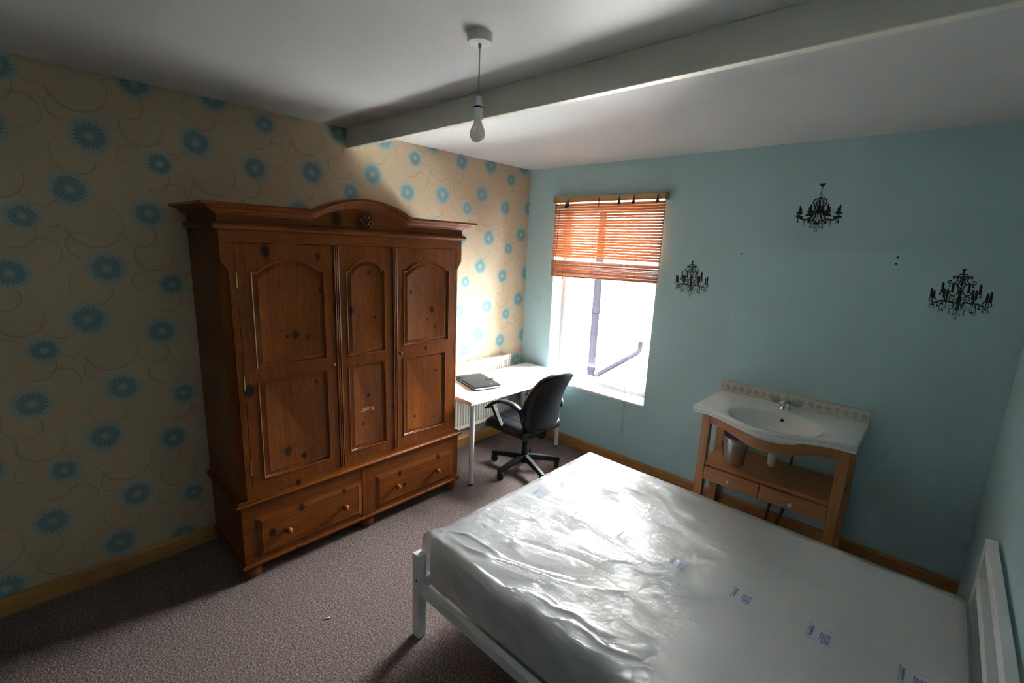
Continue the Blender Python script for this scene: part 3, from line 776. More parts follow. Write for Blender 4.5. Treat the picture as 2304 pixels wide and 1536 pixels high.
build(MB().lathe([(.005,0),(.005,-.003)],(BX0+.034,BY0,.318),10,'y'),'bolt','dark',bd)
ms=thing('mattress','double mattress in clear plastic wrap with blue printed notices, on the white bed','mattress',(2.44,-1.655,.29))
MX0,MX1,MY0,MY1,MZ0,MZ1=1.517,3.385,-2.343,-.985,.291,.537
def matwarp(P,N):
    P=P.copy(); u=(P[:,0]-MX0)/(MX1-MX0); v=(P[:,1]-MY0)/(MY1-MY0)
    q=.006*np.sin(P[:,0]*2*PI/.26)*np.sin(P[:,1]*2*PI/.26)
    P[:,2]+=np.where(N[:,2]>.5,q,0); P[:,2]=np.maximum(P[:,2],MZ0); return P
build(MB().rbox((MX0,MY0,MZ0-.033),(MX1,MY1,MZ1),.045,.03,matwarp),'mattress_body','fabric',ms,70)
RIDGES=[(0.012,0.016,[(1.58,-2.27),(1.72,-2.28),(1.86,-2.24),(2.0,-2.19),(2.13,-2.15),(2.23,-2.1),(2.38,-1.99)]),(0.01,0.02,[(1.58,-2.1),(1.75,-2.09),(1.86,-2.08),(1.99,-2.03),(2.09,-1.99),(2.16,-1.97)]),(0.012,0.016,[(2.01,-2.32),(2.12,-2.28),(2.22,-2.27),(2.3,-2.24),(2.37,-2.25),(2.46,-2.22)]),(0.008,0.01,[(2.08,-2.22),(2.16,-2.24),(2.26,-2.25),(2.3,-2.24)]),(0.01,0.014,[(2.17,-2.36),(2.26,-2.31),(2.31,-2.28),(2.41,-2.28),(2.47,-2.28),(2.56,-2.24)]),(0.006,0.014,[(1.64,-1.73),(1.82,-1.69),(1.98,-1.71),(2.07,-1.71),(2.22,-1.74),(2.32,-1.77)]),(0.008,0.01,[(1.95,-1.32),(2.11,-1.43),(2.2,-1.45),(2.28,-1.46)]),(0.006,0.01,[(2.0,-1.32),(2.14,-1.35),(2.26,-1.34),(2.4,-1.41)]),(0.008,0.012,[(2.5,-2.38),(2.54,-2.35),(2.58,-2.33)]),(0.01,0.014,[(1.51,-2.31),(1.66,-2.21),(1.92,-2.2),(2.05,-2.15),(2.17,-2.09)]),(0.006,0.03,[(1.44,-1.95),(1.72,-1.88),(1.93,-1.89),(2.09,-1.86),(2.31,-1.82)]),(0.004,0.014,[(2.23,-1.34),(2.38,-1.42),(2.57,-1.48),(2.71,-1.5),(2.89,-1.58)]),(0.003,0.014,[(2.39,-1.42),(2.6,-1.45),(2.76,-1.39),(2.9,-1.36)]),(0.004,0.02,[(2.46,-1.76),(2.74,-1.73),(2.84,-1.7),(2.98,-1.67),(3.2,-1.62)]),(0.004,0.014,[(2.46,-1.4),(2.73,-1.38),(2.93,-1.38),(3.09,-1.34)]),(0.007,0.012,[(1.87,-1.81),(2.04,-1.85),(2.12,-1.85),(2.25,-1.79)]),(0.007,0.01,[(2.01,-1.94),(2.12,-1.91),(2.2,-1.9),(2.3,-1.81)])]
_fl=[(rng.uniform(14,40),rng.uniform(-.5,.5),rng.uniform(0,6.28)) for _ in range(10)]
def film_h(x,y):
    h=np.zeros_like(x)
    for amp,sg,pts in RIDGES:
        P=np.array(pts); dm=np.full_like(x,9.); tt=np.zeros_like(x); L=len(P)-1
        for i in range(L):
            a,b=P[i],P[i+1]; ab=b-a; t=np.clip(((x-a[0])*ab[0]+(y-a[1])*ab[1])/(ab@ab),0,1)
            d=np.hypot(x-a[0]-t*ab[0],y-a[1]-t*ab[1]); up=d<dm; dm=np.where(up,d,dm); tt=np.where(up,(i+t)/L,tt)
        h=np.maximum(h,amp*np.exp(-(dm/sg/.8)**1.25)*(.25+.75*np.sin(np.clip(tt,0,1)*PI)**.6))
    g=np.zeros_like(x)
    for f,an,ph in _fl: g+=np.sin(f*((y*math.cos(an)+x*math.sin(an))+.05*np.sin(3*x+ph))+ph+.8*np.sin(2.1*x+ph))
    near=np.clip((2.75-x)/1.0,0.06,1)
    return h+.0016*np.abs(g)*near*.55
OFF=.006
def filmwarp(P,N):
    x,y,z=P[:,0].copy(),P[:,1].copy(),P[:,2].copy()
    top=np.clip((N[:,2]-.2)/.6,0,1)
    z=z+top*film_h(x,y)
    s=np.where((N[:,1]<-.5),1,0)
    y=y-s*(.004+.007*np.abs(np.sin(x*5.1+3*z)*np.sin(x*13+z*20))*np.clip((MZ1-z)/.1,0,1))
    # loose corner of the bag at the foot end, near side
    cr=np.exp(-(((x-MX0)/.07)**2+((y-MY0)/.07)**2)); x=x-.020*cr; y=y-.012*cr; z=z+.012*cr*top
    return np.column_stack([x,y,z])
fm=build(MB().rbox((MX0-OFF,MY0-OFF,.232),(MX1+OFF,MY1+OFF,MZ1+OFF),.036,.0062,filmwarp,bottom=False),'plastic_wrap','film',ms,180)
# printed notices: text drawn on the film
def text_mesh(body,size,bold=False):
    cu=bpy.data.curves.new('t','FONT'); cu.body=body; cu.size=size; cu.align_x='LEFT'; cu.resolution_u=2
    if bold: cu.offset=size*.045
    ob=bpy.data.objects.new('t',cu); C.objects.link(ob)
    me=bpy.data.meshes.new_from_object(ob.evaluated_get(bpy.context.evaluated_depsgraph_get()))
    vs=[tuple(v.co) for v in me.vertices]; fs=[tuple(p.vertices) for p in me.polygons]
    bpy.data.objects.remove(ob); bpy.data.curves.remove(cu); bpy.data.meshes.remove(me); return vs,fs
notice=MB()
def put(vs,fs,u0,v0): notice.add([(u0+a,v0+b,0) for a,b,_ in vs],fs)
put(*text_mesh('WARNING',.0125,True),-.030,.016)
for i,(ln_,sz) in enumerate((('To avoid danger',.0064),('of suffocation keep',.0064),('this bag away from',.0064),('babies and children',.0064),('This bag is not a toy',.0064))):
    put(*text_mesh(ln_,sz,True),-.036+(.012 if i==0 else 0),-.010-.0068*i)
for a,b,c,d in ((-.042,-.0406,.004,.030),(-.042,.042,.0292,.0306),(-.042,-.0406,-.044,-.012),(.0406,.042,-.044,-.016)): notice.add([(a,c,0),(b,c,0),(b,d,0),(a,d,0)],[(0,1,2,3)])
for k,lxp in enumerate((1.631,1.905,2.161,2.424,2.689,2.956,3.216)):
    vv=np.array(notice.v); X=lxp+.018-vv[:,1]; Y=-1.672+vv[:,0]
    if k>=6: Y=Y+.012
    Z=MZ1+OFF+film_h(X,Y)+.0022
    build(MB().add(np.column_stack([X,Y,Z]).tolist(),notice.f),'printed_notice','ink',fm,kind='stuff')

# ------------------------------------------------------------------ vanity
vn=thing('vanity_unit','beech washstand with white ceramic basin top and two small drawers','washstand',(2.45,-.25,0))
VF=-.445
for (a,b,c,d) in ((2.044,2.098,VF,VF+.052),(2.815,2.870,VF,VF+.052),(2.030,2.084,-.075,-.022),(2.815,2.870,-.075,-.022)):
    build(MB().box(a,b,c,d,0,.853,.0025),'leg','vanz',vn)
def bulge(x,amp):
    t=(x-2.46)/.40; return amp*max(0,math.cos(min(1,abs(t))*PI)*.5+.5)
xs=np.linspace(2.098,2.815,31)
mb=MB(); vs=[];fs=[]
for x in xs:
    zb=.772-.042*(max(0,math.cos(min(1,abs((x-2.46)/.34))*PI)*.5+.5)); yf=VF+.006-bulge(x,.112)
    vs+=[(x,yf,.853),(x,yf,zb),(x,yf+.022,zb),(x,yf+.022,.853)]
for i in range(len(xs)-1):
    for k in range(4): fs.append((i*4+k,i*4+(k+1)%4,(i+1)*4+(k+1)%4,(i+1)*4+k))
fs+=[(0,1,2,3),tuple((len(xs)-1)*4+k for k in range(4))]
build(mb.add(vs,fs),'apron','vanx',vn,40)
for a,b in ((2.052,2.076),(2.832,2.856)): build(MB().box(a,b,VF+.052,-.075,.78,.853,.002),'side_apron','vanx',vn); 
for a,b in ((2.050,2.078),(2.830,2.858)): build(MB().box(a,b,VF+.052,-.075,.375,.470,.002),'side_rail','vanx',vn)
build(MB().box(2.098,2.815,-.048,-.026,.80,.853,.002),'back_apron','vanx',vn)
build(MB().box(2.078,2.830,VF+.006,-.030,.474,.500,.0025),'shelf','vanx',vn)
for a,b,ky in ((2.101,2.447,2.266),(2.451,2.813,2.630)):
    dr=build(MB().box(a,b,VF-.002,VF+.30,.372,.468,.002),'drawer','vanx',vn)
    build(MB().lathe([(.005,0),(.005,-.008),(.0125,-.013),(.0135,-.019),(.009,-.025),(.0004,-.026)],(ky,VF-.002,.414),16,'y'),'knob','whitep',dr,50)
# basin top: outline with a bulged front, dished oval bowl
BX=(1.998,2.898); ZT=.897
def front_y(x):
    t=(x-2.448)/.40
    return -.508-.148*max(0,math.cos(min(1,abs(t))*PI)*.5+.5)
NA=64; bc=(2.462,-.405)
def ellipse(f,k):
    a=2*PI*k/NA; return (bc[0]+.262*f*math.cos(a),bc[1]+.205*f*math.sin(a))
def edge_pt(k,ins=0.0):
    a=2*PI*k/NA; dx,dy=math.cos(a),math.sin(a); lo,hi=0,1.2
    def inside(x,y): return BX[0]+ins<=x<=BX[1]-ins and y<=-.004-ins*.3 and y>=front_y(x)+ins
    for _ in range(40):
        m=(lo+hi)/2
        if inside(bc[0]+dx*m,bc[1]+dy*m): lo=m
        else: hi=m
    return (bc[0]+dx*lo,bc[1]+dy*lo)
# snap four samples to the corners
crn=[(BX[1],-.004),(BX[0],-.004),(BX[0],front_y(BX[0])),(BX[1],front_y(BX[1]))]
cidx={}
for c_ in crn:
    a=math.atan2(c_[1]-bc[1],c_[0]-bc[0])%(2*PI); cidx[int(round(a/(2*PI)*NA))%NA]=c_
def ring_edge(ins,z):
    out=[]
    for k in range(NA):
        if k in cidx:
            c_=cidx[k]; sx=-1 if c_[0]>2.4 else 1; sy=-1 if c_[1]>-.2 else 1
            out.append((c_[0]+sx*ins,c_[1]+sy*(ins if c_[1]<-.2 else ins*.3),z))
        else: out.append((*edge_pt(k,ins),z))
    return out
rings=[ring_edge(.012,ZT-.050),ring_edge(.002,ZT-.046),ring_edge(.0,ZT-.034),ring_edge(.006,ZT-.030),ring_edge(.002,ZT-.024),ring_edge(.0,ZT-.010),ring_edge(.004,ZT-.003),ring_edge(.011,ZT)]
for f,dz in ((1.16,-.000),(1.05,-.003),(1.0,-.008),(.96,-.020),(.90,-.045),(.78,-.085),(.60,-.115),(.38,-.130),(.12,-.136)):
    rings.append([(*ellipse(f,k),ZT+dz) for k in range(NA)])
vs=[p for r in rings for p in r]; fs=[]
for r in range(len(rings)-1):
    for k in range(NA): fs.append((r*NA+k,r*NA+(k+1)%NA,(r+1)*NA+(k+1)%NA,(r+1)*NA+k))
fs.append(tuple((len(rings)-1)*NA+k for k in range(NA)))
bs=build(MB().add(vs,fs),'basin','ceramic',vn,50)
build(MB().lathe([(.028,.0),(.028,.004),(.018,.004),(.016,0)],(bc[0],bc[1],ZT-.137),20),'waste','chrome',bs,50)
oh=MB().lathe([(.013,0),(.013,.004),(.009,.005),(.008,.001)],(0,0,0),18); 
oh.map(lambda p:(2.470+p[0],-.226+p[2]*-.8+p[1]*.35,ZT-.048+p[1]*.85+p[2]*.3)); build(oh,'overflow_ring','chrome',bs,50)
ov=MB().lathe([(.009,0),(.009,.0035)],(0,0,0),16); ov.map(lambda p:(2.470+p[0],-.226+p[2]*-.8+p[1]*.35,ZT-.048+p[1]*.85+p[2]*.3)); build(ov,'overflow_hole_shade','black',bs)  # solid black disc paints the shade inside the overflow hole
# tap
tx,ty=2.455,-.118
tp=build(MB().lathe([(.034,0),(.033,.006),(.028,.014),(.026,.040),(.028,.054),(.022,.066),(.004,.070)],(tx,ty,ZT),20).tube(catmull([(tx,ty,ZT+.045),(tx,ty-.04,ZT+.070),(tx,ty-.085,ZT+.072),(tx,ty-.112,ZT+.052)],6),[.022,.021,.020,.019,.018]+[.017]*14,12),'mixer_tap','chrome',vn,50)
for sg in (-1,1):
    build(MB().tube([(tx,ty,ZT+.030),(tx+sg*.028,ty-.004,ZT+.042),(tx+sg*.040,ty-.006,ZT+.047)],.012,12),'tap_arm','chrome',tp,50)
    build(MB().sphere((tx+sg*.062,ty-.009,ZT+.058),(.028,.026,.026),14,8),'tap_handle','acryl',tp,20)
build(MB().lathe([(.0022,0),(.0022,.050),(.005,.051),(.005,.062)],(tx,ty+.028,ZT+.04),8),'pop_up_rod','chrome',tp,50)
# trap and pipes under the basin
tr=build(MB().lathe([(.021,.745),(.021,.700),(.026,.698),(.026,.676),(.0235,.674),(.0235,.585),(.021,.560),(.012,.549),(.002,.548)],(2.462,-.300,0),18),'bottle_trap','whitep',vn,50)
build(MB().lathe([(.024,.735),(.027,.730),(.027,.722),(.022,.718)],(2.462,-.300,0),18),'waste_nut','chrome',tr,50)
build(MB().tube([(2.462,-.300,.655),(2.492,-.255,.655),(2.50,-.02,.650)],.017,10),'waste_pipe','whitep',tr,50)
build(MB().tube([(2.53,-.05,.50),(2.535,-.05,.62),(2.53,-.06,.80)],.0075,8),'supply_pipe','copper',vn,50)
for p in ([(2.462,-.09,.372),(2.458,-.085,.24),(2.449,-.082,.16),(2.443,-.08,.08),(2.44,-.08,.0)],[(2.545,-.09,.372),(2.540,-.085,.22),(2.530,-.082,.15),(2.515,-.08,.08),(2.505,-.08,.0)]):
    build(MB().tube(catmull(p,4),.0095,8),'supply_hose','copper',vn,50)
spl=single(MB().box(2.003,2.893,-.013,0,ZT+.0006,.976,.002),'splashback','tile','strip of diamond patterned tiles along the wall behind the basin','splashback',(2.003,-.0065,ZT))
# waste bin
bn=thing('waste_bin','small brushed steel waste bin on the washstand shelf','bin',(2.240,-.312,.5002))
build(MB().lathe([(.0,.0),(.059,.0),(.062,.004),(.075,.140),(.079,.143),(.0815,.182),(.083,.186),(.0805,.188),(.078,.182),(.073,.138),(.058,.008),(0,.008)],(2.240,-.312,.5002),32,close=False),'bin_body','steel',bn,45)
build(MB().lathe([(.0785,.142),(.0812,.144),(.0812,.148),(.0788,.150)],(2.240,-.312,.5002),32,close=False),'rim_band','steel',bn,45)

# ------------------------------------------------------------------ wooden blind
BLx0,BLx1=.352,1.424; BLy=-.034
bl=thing('venetian_blind','wooden venetian blind half raised over the window','blind',(.888,BLy,2.33))
hr=build(MB().box(.345,1.432,-.062,-.058,2.282,2.326,.001).box(.345,1.432,-.010,-.004,2.290,2.330,.001).box(.345,1.432,-.062,-.004,2.282,2.288,.001),'headrail','slatr',bl)
for xx in (.347,1.426): build(MB().box(xx,xx+.006,-.064,-.001,2.278,2.334,.001),'end_bracket','slatr',bl)
for xx in (.56,1.10): build(MB().box(xx,xx+.02,-.060,-.006,2.324,2.330),'fixing_bracket','slatr',bl)
build(MB().box(.350,1.428,-.056,-.012,2.29,2.300),'tilt_rod','dark',bl)
pf=[(-.0125,-.0008),(-.006,.0006),(0,.0011),(.006,.0006),(.0125,-.0008),(.0125,.0010),(.006,.0024),(0,.0029),(-.006,.0024),(-.0125,.0010)]
slm=MB().prism(pf,'x',BLx0,BLx1); slm.v=[(a,b+BLy,c+2.26) for a,b,c in slm.v]
def rot_slat(ang):
    mb=MB(); mb.f=list(slm.f); ca,sa=math.cos(ang),math.sin(ang)
    mb.v=[(a,BLy+(b-BLy)*ca-(c-2.26)*sa,2.26+(b-BLy)*sa+(c-2.26)*ca) for a,b,c in slm.v]; return mb
s0=build(rot_slat(math.radians(56)),'slat','slat',bl,40)
npz=21; zt,zb_=2.262,1.812
for k in range(1,npz):
    c=copy_part(s0,bl,(random.uniform(-.001,.001),0,(zb_-zt)*k/(npz-1)+random.uniform(-.0003,.0003)))
s1=build(rot_slat(math.radians(25)),'slat','slat',bl,40); s1.location=(-.003,0,1.767-2.26); s1.rotation_euler=(0,-.006,0)
for k in range(1,14):
    copy_part(s1,bl,(-.003+random.uniform(-.003,.003),random.uniform(-.002,.002),1.767-2.26-.0098*k+random.uniform(-.0015,.0015)),(0,-.006-.0085*k/13+random.uniform(-.002,.002),0))
mbr=MB().box(BLx0-.004,BLx1-.004,BLy-.013,BLy+.013,-.006,.006,.002); mbr.v=[(a,b,c+1.632+(a-.888)*.018) for a,b,c in mbr.v]
build(mbr,'bottom_rail','slat',bl)
for xx in (.492,.80,1.145):
    build(MB().box(xx-.0012,xx+.0012,BLy-.0150,BLy-.0138,1.622,2.285).box(xx-.0012,xx+.0012,BLy+.0138,BLy+.0150,1.622,2.285),'ladder_cord','cord',bl)
    build(MB().lathe([(.003,0),(.006,.004),(.005,.016),(.002,.018)],(xx,BLy-.010,1.606+(xx-.888)*.018),8),'cord_toggle','cord',bl)
build(MB().tube([(.432,-.066,2.275),(.428,-.068,2.2),(.417,-.070,1.60),(.416,-.070,1.562)],[.003,.0042,.0042,.0048],8),'tilt_wand','slat',bl,50)
for off in (0,.016): build(MB().tube(catmull([(1.255+off*.3,-.066,2.282),(1.225+off,-.066,1.70),(1.222+off,-.030,.70),(1.220+off,-.022,.40),(1.222+off*1.3,-.020,.20)],4),.0011,6),'pull_cord','cord',bl,50)
def clip(x,z,label,thin=False):
    mb=MB(); y=-.0655
    if not thin:
        mb.prism([(x-.016,z-.058),(x-.006,z-.018),(x-.005,z-.004),(x+.005,z-.004),(x+.006,z-.018),(x+.016,z-.058),(x+.008,z-.050),(x+.003,z-.056),(x-.003,z-.052),(x-.008,z-.060)],'y',y-.006,y-.001)
        mb.tube([(x-.004,y-.003,z-.006),(x-.004,y-.003,z+.008),(x,y-.003,z+.014),(x+.004,y-.003,z+.008),(x+.004,y-.003,z-.006)],.0016,6)
    else:
        mb.tube([(x,y-.003,z+.014),(x,y-.003,z-.010),(x-.002,y-.003,z-.060)],[.0025,.0045,.003],8)
    return single(mb,'hanging_clip','clip',label,'clip',(x,y-.003,z),40)
clip(.500,2.290,'dark clip hanging from the blind headrail, farthest left')
clip(.520,2.292,'dark clip hanging right next to the leftmost one on the blind headrail')
clip(.842,2.300,'thin dark clip hanging near the middle of the blind headrail',True)
clip(1.035,2.305,'dark clip hanging on the blind headrail, just right of the thin middle one')
clip(1.165,2.308,'dark clip hanging on the blind headrail, second from its right end')
clip(1.370,2.312,'dark clip hanging at the right corner of the blind headrail')

# ------------------------------------------------------------------ wall stickers (flat vinyl)
class Flat:
    def __init__(s,f): s.f=f; s.mb=MB(); s.k=0
    def _y(s): s.k+=1; return -.0006-.000004*s.k
    def poly(s,pts): y=s._y(); s.mb.add([(*s.f(u,v)[:1],y,s.f(u,v)[1]) for u,v in pts],[tuple(range(len(pts)))])
    def dot(s,u,v,rx,ry=None): s.poly([(u+rx*math.cos(2*PI*i/14),v+(ry or rx)*math.sin(2*PI*i/14)) for i in range(14)])
    def ring(s,u,v,r,w,ry=None):
        y=s._y(); ry=ry or r; n=18; vs=[]
        for q in (0,w):
            for i in range(n):
                a=2*PI*i/n; p=s.f(u+(r-q)*math.cos(a),v+(ry-q)*math.sin(a)); vs.append((p[0],y,p[1]))
        s.mb.add(vs,[(i,(i+1)%n,n+(i+1)%n,n+i) for i in range(n)])
    def line(s,pts,w,w1=None):
        P=catmull([(a,b,0) for a,b in pts],5) if len(pts)>2 else [Vector((a,b,0)) for a,b in pts]
        y=s._y(); n=len(P); vs=[]
        for i in range(n):
            t=(P[min(i+1,n-1)]-P[max(i-1,0)]); t.normalize(); ww=(w+(((w1 or w)-w)*i/(n-1)))/2*1.45+2.5
            for sg in (1,-1):
                p=s.f(P[i].x-t.y*ww*sg,P[i].y+t.x*ww*sg); vs.append((p[0],y,p[1]))
        s.mb.add(vs,[(2*i,2*i+1,2*i+3,2*i+2) for i in range(n-1)])
def fine_chandelier(f):
    F=Flat(f)
    F.poly([(1165,180),(1295,180),(1245,232),(1190,232)]); F.line([(1217,228),(1195,400)],32)
    L=F.line; D=F.dot
    L([(1205,330),(1170,300),(1130,295),(1098,312)],14); D(1100,312,16); L([(1215,330),(1250,305),(1290,300),(1312,316)],14); D(1310,316,18)
    L([(1190,390),(1100,355),(1030,345),(970,355),(955,385),(985,397)],17); D(982,390,20); L([(1100,362),(1050,370),(1030,395),(1060,410),(1092,395)],15); D(1085,390,14)
    L([(1200,390),(1290,355),(1370,355),(1425,375),(1425,402),(1395,408)],17); D(1400,400,20); L([(1290,362),(1325,375),(1350,398),(1320,414),(1290,398)],15); D(1296,395,14)
    L([(1120,408),(1195,420),(1275,412)],16)
    L([(1095,435),(1030,480),(1005,520),(1060,575),(1095,620)],14); L([(1140,450),(1075,540),(1095,610),(1145,650)],20); L([(1172,440),(1165,520)],16)
    L([(1212,440),(1250,520),(1240,580),(1185,645)],20); L([(1290,440),(1332,520),(1260,560),(1200,630)],14)
    L([(1000,515),(930,525),(860,515),(830,480),(850,455),(895,450),(918,468)],13); D(905,468,18); L([(865,525),(865,560)],8); D(862,578,24)
    L([(1330,530),(1400,550),(1480,545),(1515,510),(1490,475),(1440,482)],13); D(1445,492,18); L([(1440,550),(1440,590)],8); D(1438,606,24)
    pr=[(400,24),(470,18),(510,46),(545,44),(580,20),(610,12),(650,22),(700,50),(745,56),(790,44),(825,40),(870,66),(930,74),(985,56),(1030,34),(1070,36),(1110,50),(1150,36),(1190,9),(1215,6)]
    ax=lambda v:1195-(v-400)*.206
    F.poly([(ax(v)-w_,v) for v,w_ in pr]+[(ax(v)+w_,v) for v,w_ in reversed(pr)])
    for (a,b,c,d) in ((415,630,385,830),(480,680,450,850),(710,490,672,710),(740,640,712,835),(825,640,795,840),(965,495,935,705),(1370,510,1330,715),(1455,665,1420,880),(1532,680,1500,880),(1640,540,1598,765),(1800,750,1760,940),(1890,705,1850,935)):
        L([(a,b),(a-(a-c)*.2,b+(d-b)*.2),(c,d)],18,46); L([(a-5,b+25),(c,d)],40,46); F.poly([(c-38,d-15),(c+38,d-15),(c+24,d+28),(c-24,d+28)])
    L([(1010,520),(1060,600),(1070,690),(1030,780),(950,805),(880,790),(855,740),(890,700),(940,718)],15); D(945,732,20)
    L([(1250,570),(1200,650),(1200,730),(1240,800),(1310,810),(1375,790),(1380,740),(1340,725),(1300,742)],15); D(1292,748,20)
    L([(965,805),(870,830),(840,890),(880,950),(1000,985),(1050,1020)],13); L([(965,822),(912,860),(922,920),(980,985)],12); D(968,895,24)
    L([(1235,812),(1330,840),(1352,890),(1320,950),(1200,990)],13); L([(1230,825),(1278,870),(1260,930),(1175,995)],12); D(1205,905,24); D(985,835,18); D(1215,850,18)
    L([(1040,1010),(940,960),(800,945),(680,928),(560,945),(470,980),(400,968),(335,930),(325,885),(375,860),(425,872)],13); L([(930,978),(760,962),(640,950),(540,975),(440,992)],11); L([(395,945),(395,895),(450,868),(520,890)],11); D(515,905,20)
    L([(1100,1030),(1250,985),(1400,1000),(1560,1000),(1660,1038),(1760,1072),(1860,1040),(1878,990),(1830,950),(1780,962)],13); L([(1500,1012),(1620,1050),(1740,1060)],11); L([(1790,1040),(1810,985),(1760,945),(1700,945),(1660,972)],11); D(1662,985,20); D(1748,995,20); D(440,905,18)
    D(940,975,36,24); D(1200,995,36,24); D(765,945,40,20); D(1400,995,40,20)
    F.ring(870,1085,58,13,55); F.ring(1228,1100,58,13,58); L([(985,1000),(935,1080),(960,1140),(1010,1160)],13); L([(930,1000),(960,1050),(1000,1080)],12); L([(1110,1030),(1160,1090),(1130,1150),(1080,1160)],13); L([(1190,1010),(1160,1060),(1120,1100)],12)
    for a in ((700,850,755,950),(800,850,772,950),(735,850,765,950),(1420,890,1402,990),(1500,890,1430,990),(1460,890,1415,990)): L([(a[0],a[1]),(a[2],a[3])],13)
    L([(690,720),(640,735),(600,765)],14); D(612,780,26); L([(1600,770),(1642,800),(1622,838)],14); D(1608,842,26)
    drops=[(345,1080,1,350,985),(445,1095,1,450,990),(410,1032,0,425,900),(540,1055,0,545,960),(580,1192,1,605,1000),(660,1165,0,690,970),(735,1140,1,760,970),(650,1005,0,655,950),(835,1218,1,850,1140),(945,1258,1,965,1160),(998,1352,1,1022,1200),(1085,1270,1,1095,1160),(1205,1250,1,1220,1155),(1350,1185,1,1382,1010),(1405,1215,0,1435,1000),(1475,1262,1,1505,1010),(1490,1065,0,1500,1010),(1570,1125,0,1592,1040),(1658,1188,1,1680,1060),(1722,1130,0,1742,1000),(1775,1182,1,1790,1070)]
    for (u,v,rg,u2,v2) in drops:
        L([(u,v-22),(u2,v2)],9)
        if rg: F.ring(u,v,36,11,30)
        else: D(u,v,34,26)
    return F.mb
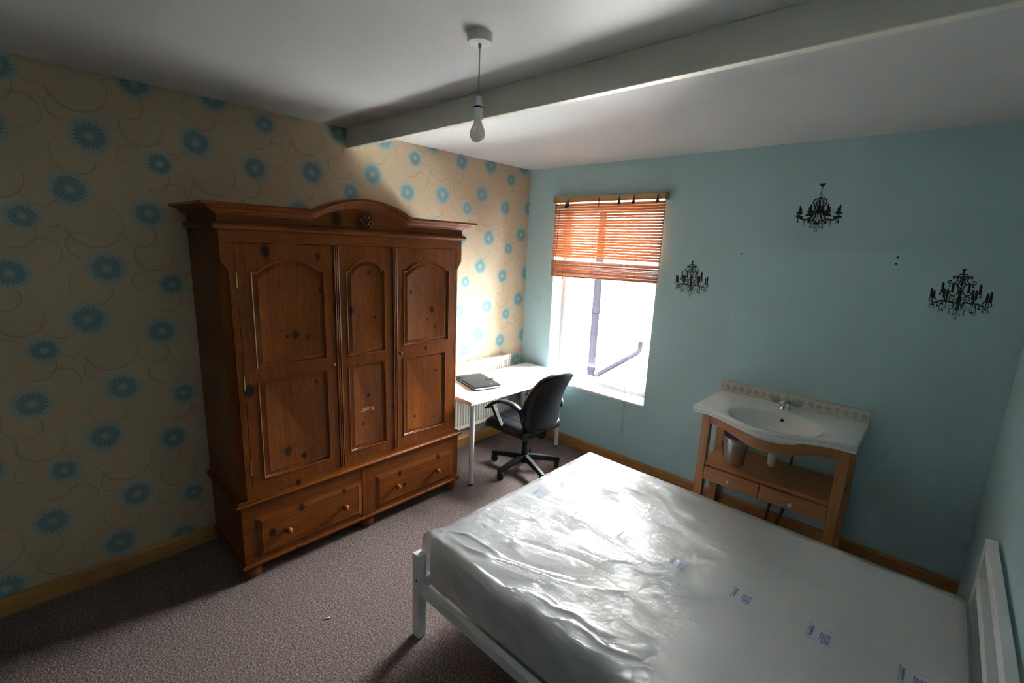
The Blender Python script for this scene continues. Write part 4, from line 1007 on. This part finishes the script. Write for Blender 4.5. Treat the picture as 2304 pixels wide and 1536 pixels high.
def crown_chandelier(f):
    F=Flat(f); L=F.line; D=F.dot
    F.poly([(925,150),(1110,145),(1050,205),(1030,235),(990,238),(970,205)]); F.ring(1000,280,24,10,30); F.ring(986,350,24,10,30); F.ring(972,435,42,17,46); L([(970,475),(965,525)],46)
    L([(940,520),(870,520),(800,560),(785,620),(820,690),(850,725)],18); L([(990,520),(1060,508),(1112,550),(1112,610),(1060,680),(1030,715)],18); L([(940,530),(890,590),(870,660),(885,735)],14); L([(985,530),(1030,600),(1020,680),(985,735)],14)
    D(942,595,30,55); D(852,625,28); D(1040,608,28); L([(850,540),(852,600)],8); L([(1045,540),(1042,580)],8); L([(940,640),(935,740)],30,60); D(935,700,45,24)
    F.poly([(795,850),(840,800),(880,755),(930,735),(985,755),(1025,800),(1050,850),(985,850),(950,875),(905,890),(870,868),(840,855)])
    D(830,748,34); D(1022,748,34); D(800,812,24); D(1030,805,24); L([(900,880),(892,915)],20); F.ring(885,985,26,9,36); L([(893,915),(888,950)],6)
    for (u,v,w_,h) in ((455,672,56,180),(482,745,34,90),(737,632,60,180),(690,705,40,100),(1155,612,58,190),(1192,692,36,100),(1445,635,56,190),(1395,712,36,110)):
        c=u-h*.12; F.poly([(u,v),(u+w_*.42,v+h*.28),(c+w_*.5,v+h),(c-w_*.5,v+h),(u-w_*.50,v+h*.3)])
    for (u,v,a,b) in ((425,872,74,42),(700,842,72,36),(1132,828,72,40),(1405,852,78,40),(400,955,58,40),(690,908,100,32),(1112,892,102,36),(1400,940,76,36)): D(u,v,a,b)
    for (u,v) in ((360,850),(490,850),(630,835),(770,825),(1065,805),(1200,800),(1325,830),(1480,830)): D(u,v,22,16)
    F.ring(352,948,30,12); D(482,962,34); D(1300,950,34,28); D(1440,950,30); D(610,915,30); D(1190,900,30)
    L([(420,980),(500,1020),(560,1032),(640,1015),(690,975)],30,22); L([(1130,1005),(1230,1022),(1300,1002),(1360,965)],28,22)
    L([(800,860),(740,940),(690,1000),(655,1085)],24); L([(855,868),(815,960),(760,1030)],24); L([(955,862),(970,960),(1010,1040)],24); L([(1000,850),(1045,930),(1082,1000),(1080,1090)],24)
    L([(760,850),(790,870),(840,860)],16); L([(1000,860),(1050,850),(1090,860)],16)
    F.ring(655,1040,52,16); F.ring(1090,1045,54,16); F.ring(745,1010,40,14); F.ring(1030,1000,38,14); F.ring(800,1072,48,16); F.ring(945,1068,48,16)
    D(860,1110,82,36); L([(700,1050),(780,1040),(830,1090)],16); L([(890,1085),(950,1035),(1040,1050)],16); D(655,1085,34,30); D(1075,1088,34,30)
    for (u,v,rg,u2,v2) in ((375,1075,0,385,990),(540,1138,1,545,1030),(700,1198,0,720,1090),(720,1120,1,720,1080),(785,1198,1,790,1110),(905,1195,1,920,1110),(995,1198,0,1010,1100),(1010,1115,1,1010,1060),(840,1288,1,850,1150),(1190,1132,1,1210,1020),(1355,1072,1,1360,970),(1392,1052,0,1400,970)):
        L([(u,v-36),(u2,v2)],10)
        if rg: F.ring(u,v,32,11,44)
        else: F.poly([(u,v-48),(u+26,v+6),(u+18,v+32),(u-18,v+32),(u-26,v+6)])
    return F.mb
GW='chandelier wall stickers'
fD=lambda u,v:(3.032+(u-400)*.0001593+(v-400)*(.035/900),1.802+(u-400)*.0000129-(v-400)*(.202/900))
fB=lambda u,v:(fD(u,v)[0]-1.485,fD(u,v)[1]-.034)
fA=lambda u,v:(2.33+(u-500)*.000218+(v-500)*(.030/800),2.260-(u-500)*.000007-(v-500)*(.202/800))
single(fine_chandelier(fD),'wall_sticker','sticker','black candle chandelier sticker at the far right of the blue wall','sticker',(3.16,0,1.73),group=GW)
single(fine_chandelier(fB),'wall_sticker','sticker','black candle chandelier sticker right beside the window','sticker',(1.675,0,1.69),group=GW)
single(crown_chandelier(fA),'wall_sticker','sticker','black crown shaped chandelier sticker, highest on the blue wall','sticker',(2.43,0,2.2),group=GW)

# ------------------------------------------------------------------ small wall bits
single(MB().box(.118,.203,-.008,0,1.300,1.385,.003),'blanking_plate','blue2','small square plate painted over in blue, left of the window','plate',(.16,0,1.34))
for x,z,lb,r in ((2.010,1.896,'upper black plug hole of the pair left of the pale patch',.0042),(2.011,1.866,'lower black plug hole of the pair left of the pale patch',.0042),(2.865,1.911,'upper black plug hole of the pair near the right sticker',.0058),(2.864,1.874,'lower black plug hole of the pair near the right sticker',.0050)):
    single(MB().lathe([(r,0),(r,-.0025),(r*.7,-.003),(r*.6,-.0012)],(x,0,z),14,'y'),'wall_plug','black',lb,'wall plug',(x,-.0015,z),40,'wall plugs in the blue wall')
single(MB().tube([(1.098,-2.655,.003),(1.104,-2.650,.005),(1.106,-2.640,.004),(1.112,-2.636,.003)],.003,6),'lint_scrap','paper','tiny white scrap lying on the carpet before the wardrobe','scrap',(1.10,-2.645,0),50)
